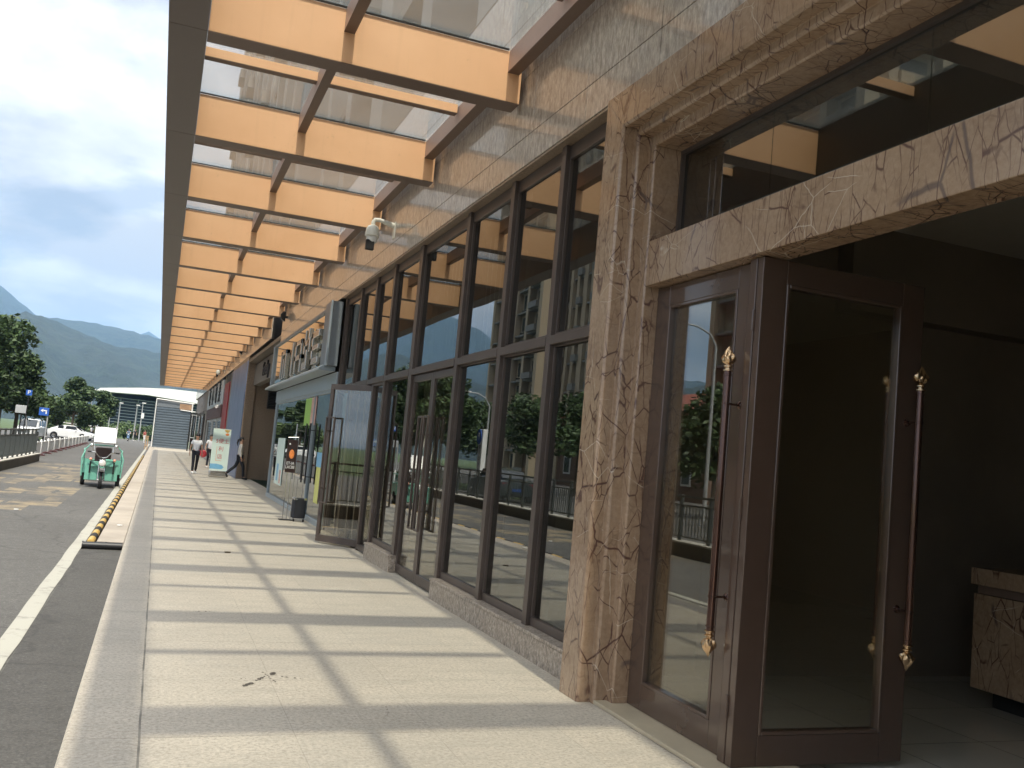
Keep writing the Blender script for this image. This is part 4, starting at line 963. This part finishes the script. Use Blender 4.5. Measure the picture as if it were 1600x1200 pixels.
# ================================================================ STREET FURNITURE
def lamp(x, y, h, label, arm=0, sign=None):
    t = thing('street_lamp', label, 'lamp post', (x, y, -.2), 'slim pale lamp posts')
    MB().tube([(x, y, -.2), (x, y, h)], [.10, .05], 8).build('pole', pole_grey, t, smooth=True)
    if arm: MB().tube([(x, y, h), (x+arm*.2, y, h+.5), (x+arm*.6, y, h+.75), (x+arm, y, h+.8)], [.05, .045, .04, .035], 8).build('arm', pole_grey, t, smooth=True)
    xx = x+arm; zz = h+(.8 if arm else 0)
    MB().box(xx-.12, xx+.38, y-.12, y+.12, zz-.06, zz+.06).build('lamp_head', white_p, t, bevel=.02)
    if sign: MB().box(x-.05, x+.32, y-.1, y-.06, sign, sign+.75).build('box', white_p, t)
    return t
lamp(-2.5, 140, 5.25, 'tall pale lamp post carrying a white box, nearest the slate hoarding', 0, 3.1)
lamp(-3.25, 141, 4.9, 'slim pale lamp post second from the slate hoarding')
lamp(-5.5, 142, 5.0, 'pale lamp post in front of the middle of the station louvres')
lamp(-9.2, 141, 6.5, 'lamp post rising behind the mid-distance tree')
lamp(-14, 58, 5.2, 'curved street lamp mirrored between the tower and the hill', 1.6)
lamp(-15, 33, 7.2, 'curved street lamp mirrored in the bronze door glass', 1.6)
lamp(-13.5, 80, 6, 'street lamp mirrored beyond the double door', 1.6)
pf_ = thing('banner_post', 'white upright banner board on a post below the left end of the station roof', 'sign', (-6.6, 141, -.2))
MB().tube([(-6.7, 141, -.2), (-6.6, 141, 5)], .06, 8).build('pole', pole_grey, pf_); MB().box(-6.75, -6.35, 140.9, 140.96, 3.7, 5.2).build('board', white_p, pf_, bevel=.02)
# signs by the trees
sg = thing('road_sign', 'back of a pale square road sign on a dark post, leftmost of the road signs', 'road sign', (-6.8, 54, -.2))
MB().box(-7.08, -6.54, 54, 54.04, 1.86, 2.27).build('panel', pole_grey, sg, bevel=.01); MB().tube([(-6.80, 54.08, -.2), (-6.78, 54.08, 2.2)], .035, 8).build('post', dark_m, sg)
MB().tube([(-6.25, 54.3, -.2), (-6.60, 54.2, 1.95)], .03, 8).build('brace', pole_grey, sg)
sg = thing('road_sign', 'blue turn-arrow road sign behind the white off-road car', 'road sign', (-5.6, 54.5, -.2))
MB().box(-6.02, -5.54, 54.5, 54.54, 1.84, 2.26).build('panel', blue_sign, sg, bevel=.01); MB().tube([(-5.60, 54.58, -.2), (-5.58, 54.58, 2.2)], .035, 8).build('post', pole_grey, sg)
m = MB(); m.box(-5.70, -5.64, 54.485, 54.495, 1.94, 2.10).box(-5.84, -5.64, 54.485, 54.495, 2.08, 2.14); m.add([(-5.82, 54.485, 2.20), (-5.82, 54.485, 2.02), (-5.95, 54.485, 2.11)], [(0, 1, 2)]); m.build('arrow', white_p, sg)
sg = thing('parking_sign', 'small blue parking sign on a dark post between the two left trees', 'road sign', (-6.45, 53, -.2))
MB().box(-6.56, -6.28, 53, 53.03, 2.80, 3.08).build('panel', blue_sign, sg); MB().tube([(-6.5, 53.06, -.2), (-6.4, 53.06, 3.05)], .03, 8).build('post', dark_m, sg); text('symbol', 'P', .28, white_p, facing('-y', (-6.42, 52.98, 2.95)), sg, .002)
for i, (x, y, lab) in enumerate(((-9.0, 54.5, 'pale timber prop leaning on the tallest left tree'), (-9.8, 55, 'pale timber prop at the left edge beside the tallest tree'))):
    tag(MB().tube([(x+.55, y, -.2), (x, y+.4, 2.6)], .04, 6).build('tree_prop', stone_cap), lab, 'prop')
gt = thing('barrier_gate', 'white raised-arm barrier gate behind the saloon car', 'barrier gate', (-9.8, 116, -.2))
MB().box(-6.1, -5.7, 116, 116.4, -.2, 1.0).build('cabinet', white_p, gt); MB().bar((-10.6, 116.2, 1.55), (-4.4, 116.2, 1.35), .08, .10).build('arm', white_p, gt); MB().box(-10.7, -10.5, 116, 116.3, -.2, 1.6).build('rest', white_p, gt)
gb = thing('gate_booth', 'small blue and grey notice board behind the saloon car bonnet', 'sign', (-6.9, 118, -.2))
MB().box(-7.3, -6.5, 118, 118.05, 1.5, 2.1).build('board', blue_sign, gb); MB().box(-6.95, -6.85, 118.05, 118.1, -.2, 1.9).build('post', pole_grey, gb)
# parking pylon across the road (seen mirrored)
pp = thing('parking_pylon', 'white parking pylon with a blue disc mirrored in the panes by the double door', 'sign', (-12, 52, -.2))
MB().box(-12.2, -11.9, 52.7, 53.5, -.2, 3.45).build('pillar', white_p, pp, bevel=.02); MB().box(-12.4, -11.7, 52.4, 53.8, -.2, .35).build('base', concrete, pp, bevel=.03)
MB().cyl((-11.9, 53.35, 3.0), (-11.84, 53.35, 3.0), .45, 28).build('disc', blue_sign, pp); text('symbol', 'P', .62, white_p, facing('+x', (-11.82, 53.35, 3.0)), pp, .004)
for k, ch in enumerate('地下停车场'): text('lettering', ch, .36, ink, facing('+x', (-11.885, 53.1, 2.35-k*.36)), pp, .003)
sm = MB(); rs_ = random.Random(4)
def smear(x, y, L_, a, w_):
    for k in range(int(L_/.03)):
        px_ = x+math.cos(a)*k*.03+rs_.uniform(-.008, .008); py_ = y+math.sin(a)*k*.03+rs_.uniform(-.008, .008); q = w_*rs_.uniform(.3, 1)
        if rs_.random() < .3: continue
        sm.add([(px_+q*math.cos(t_)*rs_.uniform(.6, 1.3), py_+q*1.6*math.sin(t_)*rs_.uniform(.6, 1.3), .0018) for t_ in (0, 1, 2.1, 3.1, 4.2, 5.3)], [(0, 1, 2, 3, 4, 5)])
smear(.70, 6.28, .46, 1.0, .022); smear(.95, 6.55, .2, -.4, .01); smear(1.5, 5.6, .25, 1.4, .006); smear(.5, 8.9, .2, .2, .012); smear(.86, 6.66, .30, -1.35, .009); smear(.62, 6.45, .25, .3, .006); smear(.60, 6.35, .3, 1.7, .005)
tag(sm.build('scuff_mark', paint('dark_stain', (.10, .085, .07), .8, 0, .3, 40)), 'dark broken scuff mark on the pale paving between two beam shadows', 'stain')
# debris on the paving
for i, (x, y, z_, lab) in enumerate(((-2.35, 19.5, -.112, 'tiny scrap of white litter on the road left of the white line'), (1.05, 13.4, .002, 'tiny dark dry leaf on the paving near the beam shadows'), (-.45, 16.4, .0, 'pale scrap of paper on the beige kerb strip'))):
    tag(MB().prism([(x, y), (x+.06, y+.01), (x+.075, y+.05), (x+.03, y+.07), (x-.01, y+.04)], 'z', z_, z_+.014).build('litter', white_p if i != 1 else bark), lab, 'litter')
# ================================================================ VEHICLES
def loft(stations):
    m = MB(); n = len(stations[0][1]); vs = []; fs = []
    for x, pts in stations: vs += [(x, y, z) for y, z in pts]
    for i in range(len(stations)-1):
        for j in range(n-1): fs.append((i*n+j, i*n+j+1, (i+1)*n+j+1, (i+1)*n+j))
        fs.append((i*n+n-1, i*n, (i+1)*n, (i+1)*n+n-1))
    fs += [tuple(range(n)), tuple(range((len(stations)-1)*n, len(stations)*n))[::-1]]
    return m.add(vs, fs)
def wheel(parent, x, y, r, wd=.2):
    s = 1 if y > 0 else -1
    t = MB(); t.lathe([(r*.62, -wd/2), (r*.95, -wd/2), (r, -wd*.3), (r, wd*.3), (r*.95, wd/2), (r*.62, wd/2)], (x, y, r), 28, (0, 1, 0)); w_ = t.build('wheel', rubber, parent, smooth=True)
    h = MB(); h.lathe([(r*.64, -.02), (r*.60, .03), (r*.52, .02)], (x, y+s*wd*.42, r), 24, (0, s, 0)); h.lathe([(r*.16, -.02), (r*.14, .05)], (x, y+s*wd*.42, r), 12, (0, s, 0))
    for k in range(5):
        a = k*1.2566; h.bar((x, y+s*(wd*.42+.025), r), (x+r*.6*math.cos(a), y+s*(wd*.42+.02), r+r*.6*math.sin(a)), .02, .075, (0, 1, 0))
    h.build('rim', steel, w_, smooth=True)
def car(loc, rz, label, cat, paint_m, suv=False, group=None):
    t = thing('saloon_car' if not suv else 'off_road_car', label, cat, loc, group, True, rz)
    if not suv:
        L = [(-2.28, .55, .42, .62, .66), (-2.2, .78, .30, .82, .90), (-1.9, .86, .24, .92, .98), (-1.35, .90, .20, .95, 1.02), (-.6, .91, .18, .95, 1.0), (.4, .91, .18, .93, .97), (1.0, .90, .20, .90, .95), (1.6, .88, .22, .82, .88), (2.1, .80, .26, .72, .76), (2.32, .58, .36, .58, .62)]
        gh = [(-1.85, .70, .98, 1.0), (-1.25, .66, .98, 1.33), (-.7, .62, .96, 1.44), (-.1, .61, .96, 1.46), (.45, .62, .94, 1.40), (1.15, .70, .92, .97)]
    else:
        L = [(-2.1, .70, .45, 1.0, 1.05), (-2.05, .84, .38, 1.1, 1.12), (-1.4, .88, .32, 1.12, 1.16), (.5, .88, .32, 1.08, 1.12), (1.4, .86, .34, 1.0, 1.05), (1.95, .82, .38, .92, .98), (2.1, .70, .42, .85, .9)]
        gh = [(-2.08, .68, 1.08, 1.3), (-1.98, .68, 1.1, 1.70), (-.9, .68, 1.1, 1.76), (.1, .68, 1.08, 1.72), (.75, .72, 1.05, 1.12)]
    st = []
    for x, hw, zb, zm, zt in L: st.append((x, [(-hw*.9, zb), (-hw, zb+.1), (-hw, (zb+zm)/2), (-hw*.97, zm), (-hw*.80, zt), (0, zt+.02), (hw*.80, zt), (hw*.97, zm), (hw, (zb+zm)/2), (hw, zb+.1), (hw*.9, zb)]))
    loft(st).build('body', paint_m, t, smooth=True)
    sg_ = [(x, [(-.80, b), (-hw-.01, (b+tp)/2+.03), (-hw*.88, tp-.05), (-hw*.6, tp), (0, tp+.02), (hw*.6, tp), (hw*.88, tp-.05), (hw+.01, (b+tp)/2+.03), (.80, b)]) for x, hw, b, tp in gh]
    loft(sg_).build('cabin', paint_m, t, smooth=True)
    for s_ in (-1, 1):
        for (a, b) in (((-1.25, -.55), (-.48, .55)) if not suv else ((-1.85, -1.15), (-1.08, -.3), (-.22, .45))):
            zt0 = 1.36 if not suv else 1.62; zb0 = 1.0 if not suv else 1.16; hw = .735 if not suv else .755
            bb = b if b < .5 else .85; sl = .0
            m = MB(); m.add([(a+.06, s_*hw*1.03, zb0), (bb, s_*hw*1.03, zb0), (b-.05, s_*hw*.93, zt0), (a+.15, s_*hw*.93, zt0)], [(0, 1, 2, 3)]); 
            m.add([(a+.06, s_*(hw*1.03-.1), zb0), (bb, s_*(hw*1.03-.1), zb0), (b-.05, s_*(hw*.93-.1), zt0), (a+.15, s_*(hw*.93-.1), zt0)], [(0, 1, 2, 3)]); m.build('side_window', carglass, t)
    xw = (1.12, .94, .46, 1.38) if not suv else (.76, 1.12, .14, 1.68)
    MB().add([(xw[0]+.03, -.62, xw[1]+.04), (xw[0]+.03, .62, xw[1]+.04), (xw[2]+.06, .54, xw[3]), (xw[2]+.06, -.54, xw[3])], [(0, 1, 2, 3)]).build('windscreen', carglass, t)
    xr = (-1.86, 1.03, -1.3, 1.34) if not suv else (-2.10, 1.14, -2.03, 1.62)
    MB().add([(xr[0]-.02, -.6, xr[1]), (xr[0]-.02, .6, xr[1]), (xr[2]-.03, .54, xr[3]), (xr[2]-.03, -.54, xr[3])], [(0, 1, 2, 3)]).build('rear_window', carglass, t)
    r = .32 if not suv else .36
    for x in ((-1.38, 1.38) if not suv else (-1.3, 1.3)):
        for s_ in (-1, 1):
            MB().lathe([(r*1.14, -.02), (r*1.14, .10)], (x, s_*(.84 if not suv else .82), r+.01), 24, (0, s_, 0)).build('wheel_arch', rubber, t); wheel(t, x, s_*.84, r)
    xf = 2.2 if not suv else 2.06; zf = .62 if not suv else .82
    for s_ in (-1, 1):
        MB().ball((xf-.06, s_*.58, zf), (.12, .17, .08)).build('headlight', lamp_glass, t, smooth=True); MB().box(-xf-.03, -xf+.10, s_*.56-.15, s_*.56+.15, zf+.08, zf+.22).build('tail_light', red_p, t, bevel=.02)
        MB().ball((.75, s_*.98, 1.0 if not suv else 1.15), (.06, .09, .06)).build('wing_mirror', paint_m, t, smooth=True)
    MB().box(xf+.02, xf+.09, -.4, .4, zf-.14, zf+.02).build('grille', black_plastic, t, bevel=.01)
    MB().box(-xf-.09, -xf-.05, -.25, .25, .48, .60).build('number_plate', blue_sign, t)
    return t
car((-8.25, 104, -.12), rad(-16), 'white saloon car turning across the road beyond the white barrier', 'car', carpaint)
car((-9.75, 84, -.12), rad(-97), 'white off-road car with dark windows behind the end of the grey fence', 'car', carpaint, True)
car((-8.2, 39, -.12), rad(88), 'dark green saloon car across the road mirrored beside the parking pylon', 'car', carpaint_d)
car((-6.2, 134, -.12), rad(-92), 'white saloon car far off, just right of the tricycle screen', 'car', carpaint)
# --- electric cargo tricycle, facing the camera (local -y forward)
tk = thing('cargo_tricycle', 'mint green electric cargo tricycle with a white rain screen on the road', 'tricycle', (-1.33, 27.5, -.12), None, True, rad(3))
def wy(parent, x, y, r, wd, nm='wheel'):
    t_ = MB(); t_.lathe([(r*.66, -wd/2), (r*.94, -wd/2), (r, -wd*.25), (r, wd*.25), (r*.94, wd/2), (r*.66, wd/2)], (x, y, r), 24, (1, 0, 0)); w_ = t_.build(nm, rubber, parent, smooth=True)
    h = MB(); h.lathe([(r*.68, -wd*.3), (r*.68, wd*.3)], (x, y, r), 20, (1, 0, 0)); h.lathe([(r*.25, -wd*.6), (r*.25, wd*.6)], (x, y, r), 14, (1, 0, 0)); h.build('hub', steel, w_, smooth=True)
wy(tk, 0, .02, .225, .09); wy(tk, -.46, 1.55, .24, .11); wy(tk, .46, 1.55, .24, .11)
m = MB()
for s_ in (-1, 1): m.tube([(s_*.075, .02, .225), (s_*.075, .12, .62), (s_*.06, .16, .80)], .018, 8)
m.box(-.09, .09, .10, .14, .50, .56); m.build('fork', steel, tk, smooth=True)
MB().prism([(-.25, .50), (-.02, .52), (.16, .46), (.19, .40), (.0, .47), (-.24, .455)], 'x', -.06, .06).build('mudguard', black_plastic, tk, bevel=.01)
m = MB(); m.tube([(-.30, .20, .99), (-.20, .14, .98), (-.10, .17, .86), (0, .18, .83), (.10, .17, .86), (.20, .14, .98), (.30, .20, .99)], .014, 8); m.build('handlebar', steel, tk, smooth=True)
for s_ in (-1, 1):
    MB().tube([(s_*.27, .195, .99), (s_*.40, .25, .985)], .02, 8).build('grip', rubber, tk)
    m = MB(); m.tube([(s_*.24, .18, .99), (s_*.30, .16, 1.12)], .007, 6); m.ball((s_*.31, .16, 1.16), (.055, .015, .045)); m.build('mirror', steel, tk, smooth=True)
    m = MB(); m.ball((s_*.30, .30, .78), (.042, .05, .042)); m.build('indicator', amber, tk, smooth=True)
    m = MB(); m.tube([(s_*.30, .32, .72), (s_*.30, .34, .40)], .022, 8); m.tube([(s_*.10, .22, .74), (s_*.30, .32, .74)], .010, 6); m.build('stay', black_plastic, tk)
m = MB(); m.lathe([(.02, .0), (.095, -.01), (.10, -.05), (.06, -.14), (.03, -.16)], (0, .02, .70), 24, (0, -1, 0)); m.build('headlamp_shell', steel, tk, smooth=True)
m = MB(); m.ball((0, .015, .70), (.088, .03, .088), 20, 10); m.build('headlamp', lamp_glass, tk, smooth=True)
m = MB(); m.box(-.42, -.10, .44, .47, .20, .66).box(.10, .42, .44, .47, .20, .66).box(-.10, .10, .46, .48, .20, .62); m.box(.07, .30, .32, .44, .60, .80).box(-.30, -.09, .34, .44, .58, .72); m.build('leg_shield', mint, tk, bevel=.015)
MB().box(-.36, .36, .46, 1.1, .18, .26).build('footboard', steel, tk, bevel=.01)
MB().box(-.30, .30, .86, 1.1, .42, .60).build('seat', brown_leather, tk, bevel=.03, seg=2); MB().box(-.21, .21, 1.06, 1.16, .66, 1.10).build('backrest', brown_leather, tk, bevel=.03, seg=2)
m = MB(); m.box(-.50, .50, 1.2, 2.3, .36, .40)
for x in (-.50, .485): m.box(x, x+.015, 1.2, 2.3, .40, .72)
m.box(-.5, .5, 1.2, 1.215, .4, .72).box(-.5, .5, 2.285, 2.3, .4, .72); m.build('cargo_box', mint, tk)
m = MB()
for s_ in (-1, 1):
    m.tube([(s_*.50, .50, .30), (s_*.53, .55, .80), (s_*.47, .72, .98), (s_*.50, 1.2, 1.02), (s_*.50, 2.28, 1.02), (s_*.50, 2.28, .7)], .018, 8)
    for y in (1.2, 1.55, 1.9): m.tube([(s_*.50, y, .7), (s_*.50, y, 1.02)], .012, 6)
    m.tube([(s_*.5, .6, .62), (s_*.5, 2.28, .86)], .012, 6)
m.tube([(-.47, 1.2, 1.02), (-.36, 1.2, 1.16), (.36, 1.2, 1.16), (.47, 1.2, 1.02)], .018, 8); m.build('rail_cage', mint, tk, smooth=True)
m = MB()
for s_ in (-1, 1): m.tube([(s_*.24, .22, .98), (s_*.25, .40, 1.30), (s_*.24, .62, 1.72)], .011, 8); m.tube([(s_*.25, 1.15, 1.05), (s_*.25, .70, 1.70)], .011, 8)
m.build('screen_frame', steel, tk, smooth=True)
m = MB(); m.prism([(.26, 1.26), (.30, 1.25), (.50, 1.56), (.78, 1.64), (1.28, 1.62), (1.28, 1.645), (.78, 1.67), (.47, 1.59)], 'x', -.275, .275); m.build('rain_screen', white_p, tk, bevel=.006)
MB().box(-.5, .5, 1.52, 1.58, .2, .26).build('axle', dark_m, tk)
# --- motor scooter far off with its rider (the rider is a person of its own)
def scooter(loc, rz, label):
    t = thing('motor_scooter', label, 'scooter', loc, None, True, rz)
    for y in (-.62, .62): wy(t, 0, y, .22, .10)
    MB().prism([(-.55, .35), (-.42, .95), (-.34, .95), (-.30, .42), (.15, .34), (.25, .70), (.75, .78), (.85, .55), (.35, .28), (-.3, .26)], 'x', -.14, .14).build('body', blue_cloth, t, bevel=.03)
    MB().box(-.13, .13, .15, .72, .74, .82).build('seat', brown_leather, t, bevel=.03); MB().tube([(-.30, -.38, 1.02), (0, -.42, .98), (.30, -.38, 1.02)], .018, 8).build('handlebar', steel, t)
    MB().ball((0, -.52, .84), .075).build('headlight', lamp_glass, t, smooth=True)
    return t
scooter((-3.55, 128, -.12), 0, 'small motor scooter with a blue-shirted rider far down the road')
# ================================================================ PEOPLE
def skinmesh(V, Ed, R, sub=1):
    me = bpy.data.meshes.new('sk'); me.from_pydata(V, Ed, []); o = bpy.data.objects.new('sk', me); COL.objects.link(o)
    md = o.modifiers.new('s', 'SKIN'); md.use_smooth_shade = True
    for i, v in enumerate(me.skin_vertices[0].data): v.radius = (R[i], R[i]*.92); v.use_root = (i == 0)
    sb_ = o.modifiers.new('d', 'SUBSURF'); sb_.levels = sb_.render_levels = sub
    bpy.context.view_layer.update(); ev = o.evaluated_get(bpy.context.evaluated_depsgraph_get()); m2 = bpy.data.meshes.new_from_object(ev)
    vs = [tuple(v.co) for v in m2.vertices]; fs = [tuple(p.vertices) for p in m2.polygons]
    bpy.data.objects.remove(o); bpy.data.meshes.remove(me); bpy.data.meshes.remove(m2); return vs, fs
def person(loc, rz, label, pose, shirt, trous, hair='short', sleeve=.55, group=None, shoe=None, H=1.62):
    """local: faces -y. pose: dict of joint positions"""
    k = H/1.62; t = thing('person', label, 'person', loc, group, True, rz)
    P = dict(pel=(0, 0, .90), sp=(0, 0, 1.06), ch=(0, -.005, 1.22), nk=(0, 0, 1.36), hb=(0, -.01, 1.43), hd=(0, -.02, 1.52), ht=(0, -.015, 1.585),
             shl=(-.155, 0, 1.31), ell=(-.21, .01, 1.06), wrl=(-.22, -.06, .83), shr=(.155, 0, 1.31), elr=(.21, .01, 1.06), wrr=(.22, -.06, .83),
             hil=(-.085, 0, .86), knl=(-.09, -.01, .48), anl=(-.09, .02, .08), tol=(-.095, -.13, .035), hir=(.085, 0, .86), knr=(.09, -.01, .48), anr=(.09, .02, .08), tor=(.095, -.13, .035))
    P.update(pose); P = {a: tuple(c*k for c in b) for a, b in P.items()}
    for s_ in 'lr':
        w_ = Vector(P['wr'+s_]); e_ = Vector(P['el'+s_]); P['pa'+s_] = tuple(w_+(w_-e_).normalized()*.075*k)
    names_ = ['pel', 'sp', 'ch', 'nk', 'hb', 'hd', 'ht', 'shl', 'ell', 'wrl', 'pal', 'shr', 'elr', 'wrr', 'par', 'hil', 'knl', 'anl', 'tol', 'hir', 'knr', 'anr', 'tor']
    Rr = dict(pel=.105, sp=.095, ch=.115, nk=.048, hb=.055, hd=.088, ht=.05, shl=.05, ell=.034, wrl=.024, pal=.026, shr=.05, elr=.034, wrr=.024, par=.026, hil=.082, knl=.052, anl=.034, tol=.03, hir=.082, knr=.052, anr=.034, tor=.03)
    E_ = [('pel', 'sp'), ('sp', 'ch'), ('ch', 'nk'), ('nk', 'hb'), ('hb', 'hd'), ('hd', 'ht'), ('ch', 'shl'), ('shl', 'ell'), ('ell', 'wrl'), ('wrl', 'pal'), ('ch', 'shr'), ('shr', 'elr'), ('elr', 'wrr'), ('wrr', 'par'), ('pel', 'hil'), ('hil', 'knl'), ('knl', 'anl'), ('anl', 'tol'), ('pel', 'hir'), ('hir', 'knr'), ('knr', 'anr'), ('anr', 'tor')]
    ix = {n_: i for i, n_ in enumerate(names_)}
    vs, fs = skinmesh([P[n_] for n_ in names_], [(ix[a], ix[b]) for a, b in E_], [Rr[n_]*k for n_ in names_], 2)
    m = MB().add(vs, fs); hd = Vector(P['hd']); hb = Vector(P['hb']); up = (hd-hb).normalized(); fwd = Vector((0, -1, 0)); fwd = (fwd-up*fwd.dot(up)).normalized(); sd_ = up.cross(fwd)
    m.tube([hd+fwd*.075*k+up*.02*k, hd+fwd*.105*k-up*.015*k, hd+fwd*.08*k-up*.022*k], [.008*k, .014*k, .01*k], 6)
    for s_ in (-1, 1): m.ball(hd+sd_*s_*.083*k, (.014*k, .022*k, .030*k), 8, 6)
    for s_ in 'lr':      # five fingers on each hand, slightly curled
        w_ = Vector(P['wr'+s_]); pa = Vector(P['pa'+s_]); dr = (pa-w_).normalized(); sgn = -1 if s_ == 'l' else 1
        ac = dr.cross(Vector((sgn, 0, 0))).normalized(); cu = Vector((-sgn, 0, 0))
        for q, L_ in ((-1.5, .062), (-.5, .072), (.5, .068), (1.5, .052)):
            b_ = pa+ac*q*.017*k; m.tube([b_, b_+dr*L_*.55*k+cu*.006, b_+dr*L_*k+cu*.022], [.0085*k, .008*k, .006*k], 6)
        b_ = w_+dr*.03*k+ac*-.02*k; m.tube([b_, b_+dr*.03*k-ac*.025*k, b_+dr*.058*k-ac*.03*k+cu*.01], [.01*k, .009*k, .007*k], 6)
    m.build('body', skin_m, t, smooth=True)
    f = MB()
    for s_ in (-1, 1): f.ball(hd+fwd*.080*k+sd_*s_*.030*k+up*.012*k, (.012*k, .006*k, .006*k), 8, 6)
    f.build('eyes', ink, t, smooth=True); MB().ball(hd+fwd*.083*k-up*.048*k, (.022*k, .006*k, .006*k), 8, 6).build('mouth', crimson_p, t, smooth=True)
    # shirt
    sv = ['pel', 'sp', 'ch', 'nk', 'shl', 'shr']; V = [P[a] for a in sv]; V[0] = tuple(Vector(P['pel'])+Vector((0, 0, -.03))); V[3] = tuple(Vector(P['nk'])-Vector((0, 0, .02*k)))
    Rr2 = [.135*k, .118*k, .135*k, .06*k, .068*k, .068*k]; E2 = [(0, 1), (1, 2), (2, 3), (2, 4), (2, 5)]
    for a, b in (('shl', 4), ('shr', 5)):
        el_ = 'ell' if a == 'shl' else 'elr'; wr_ = 'wrl' if a == 'shl' else 'wrr'
        V.append(tuple(Vector(P[a]).lerp(Vector(P[el_]), min(1, sleeve)))); Rr2.append(.056*k); E2.append((b, len(V)-1))
        if sleeve > 1: V.append(tuple(Vector(P[el_]).lerp(Vector(P[wr_]), .85))); Rr2.append(.040*k); E2.append((len(V)-2, len(V)-1))
    vs, fs = skinmesh(V, E2, Rr2, 2); MB().add(vs, fs).build('shirt', shirt, t, smooth=True)
    V = [P[a] for a in ('pel', 'hil', 'knl', 'anl', 'hir', 'knr', 'anr')]; vs, fs = skinmesh(V, [(0, 1), (1, 2), (2, 3), (0, 4), (4, 5), (5, 6)], [.122*k, .098*k, .066*k, .058*k, .098*k, .066*k, .058*k], 2)
    MB().add(vs, fs).build('trousers', trous, t, smooth=True)
    for s_ in 'lr':
        a = Vector(P['an'+s_]); b = Vector(P['to'+s_]); d_ = (b-a); d_.z *= .6
        MB().tube([a-d_*.35+Vector((0, 0, -.035*k)), a+Vector((0, 0, -.03*k)), b+Vector((0, 0, 0)), b+d_*.2], [.032*k, .044*k, .040*k, .022*k], 10).build('shoe', shoe or white_p, t, smooth=True)
    h = MB(); h.ball(hd+up*.034*k-fwd*.040*k, (.094*k, .092*k, .092*k), 18, 12)
    if hair == 'ponytail': h.tube([hd-fwd*.09*k+up*.03*k, hd-fwd*.15*k-up*.02*k, hd-fwd*.16*k-up*.14*k, hd-fwd*.13*k-up*.25*k], [.028*k, .036*k, .030*k, .010*k], 10)
    else: h.ball(hd-fwd*.05*k-up*.05*k, (.085*k, .06*k, .09*k), 14, 10)
    h.build('hair', hair_m, t, smooth=True)
    return t
walk = dict(knl=(-.09, -.10, .50), anl=(-.085, -.10, .10), tol=(-.09, -.25, .05), knr=(.08, .03, .48), anr=(.08, .17, .12), tor=(.085, .05, .04))
person((1.50, 39.3, 0), rad(8), 'woman in a white short-sleeved shirt and black trousers walking towards the camera', dict(hd=(0, -.045, 1.505), ht=(0, -.055, 1.57), ell=(-.23, .02, 1.06), wrl=(-.25, -.05, .84), **{a: b for a, b in walk.items() if a[:2] != 'zz'}), white_cloth, black_cloth, 'short')
person((2.45, 47.5, 0), rad(15), 'person in a white top half hidden behind the banner, carrying red bags', dict(ell=(-.24, -.02, 1.06), wrl=(-.26, -.14, .88), knl=(-.11, -.12, .50), anl=(-.16, -.22, .10), tol=(-.17, -.36, .05)), white_cloth, black_cloth, 'short')
rb = thing('red_bags', 'bunch of red shopping bags held by the person behind the banner', 'bag', (2.14, 47.3, .55), None, True)
leafb = MB(); leafb.ball((0, -.05, .12), (.17, .14, .18), 12, 8); leafb.ball((-.2, 0, .16), (.12, .12, .14), 12, 8); leafb.build('bag', red_bag_m, rb, smooth=True); MB().tube([(-.02, -.03, .28), (0, 0, .36)], .01, 6).build('handle', red_bag_m, rb)
person((3.05, 37.2, 0), rad(82), 'woman with a ponytail in a pale blouse and dark trousers striding past the dark pillar', dict(knl=(-.08, -.16, .50), anl=(-.08, -.20, .09), tol=(-.08, -.34, .035), knr=(.08, .14, .50), anr=(.08, .46, .20), tor=(.08, .40, .07), elr=(.2, -.02, 1.06), wrr=(.19, -.12, .84)), cream_cloth, black_cloth, 'ponytail', 1.5, None, dark_m)
ride = dict(pel=(0, .25, .86), sp=(0, .22, 1.0), ch=(0, .18, 1.18), nk=(0, .15, 1.32), hb=(0, .13, 1.38), hd=(0, .11, 1.46), ht=(0, .11, 1.53), shl=(-.155, .16, 1.27), shr=(.155, .16, 1.27), ell=(-.24, -.02, 1.08), elr=(.24, -.02, 1.08), wrl=(-.24, -.24, 1.03), wrr=(.24, -.24, 1.03),
            hil=(-.09, .24, .83), hir=(.09, .24, .83), knl=(-.14, -.16, .72), knr=(.14, -.16, .72), anl=(-.14, -.12, .36), anr=(.14, -.12, .36), tol=(-.14, -.25, .32), tor=(.14, -.25, .32))
person((-3.55, 128, -.12), 0, 'rider in a blue shirt on the far motor scooter', ride, blue_cloth, black_cloth)
person((-6.9, 112, -.12), rad(150), 'distant person in a white shirt beyond the saloon car bonnet', {}, white_cloth, black_cloth)
person((-1.6, 126, -.12), rad(30), 'distant person in red and white near the foot of the pale lamp post', walk, paint('dull_red_cloth', (.35, .09, .08), .8), white_cloth)
person((-3.0, 138, -.12), 0, 'distant person in dark clothes beside the far shrubs', {}, black_cloth, black_cloth)
# ================================================================ HAZE
hz_ = MB().box(-4100, 4100, -1550, 7700, -2, 690)
h_o = hz_.build('haze', NB('haze_air').m); h_o['kind'] = 'stuff'
hm = h_o.data.materials[0]; ht_ = hm.node_tree; ht_.nodes.remove(ht_.nodes['Principled BSDF'])
vp = ht_.nodes.new('ShaderNodeVolumePrincipled'); vp.inputs['Density'].default_value = 1.6e-4; vp.inputs['Color'].default_value = (.36, .63, 1.0, 1); vp.inputs['Anisotropy'].default_value = 0.0
ht_.links.new(vp.outputs[0], ht_.nodes['Material Output'].inputs['Volume'])
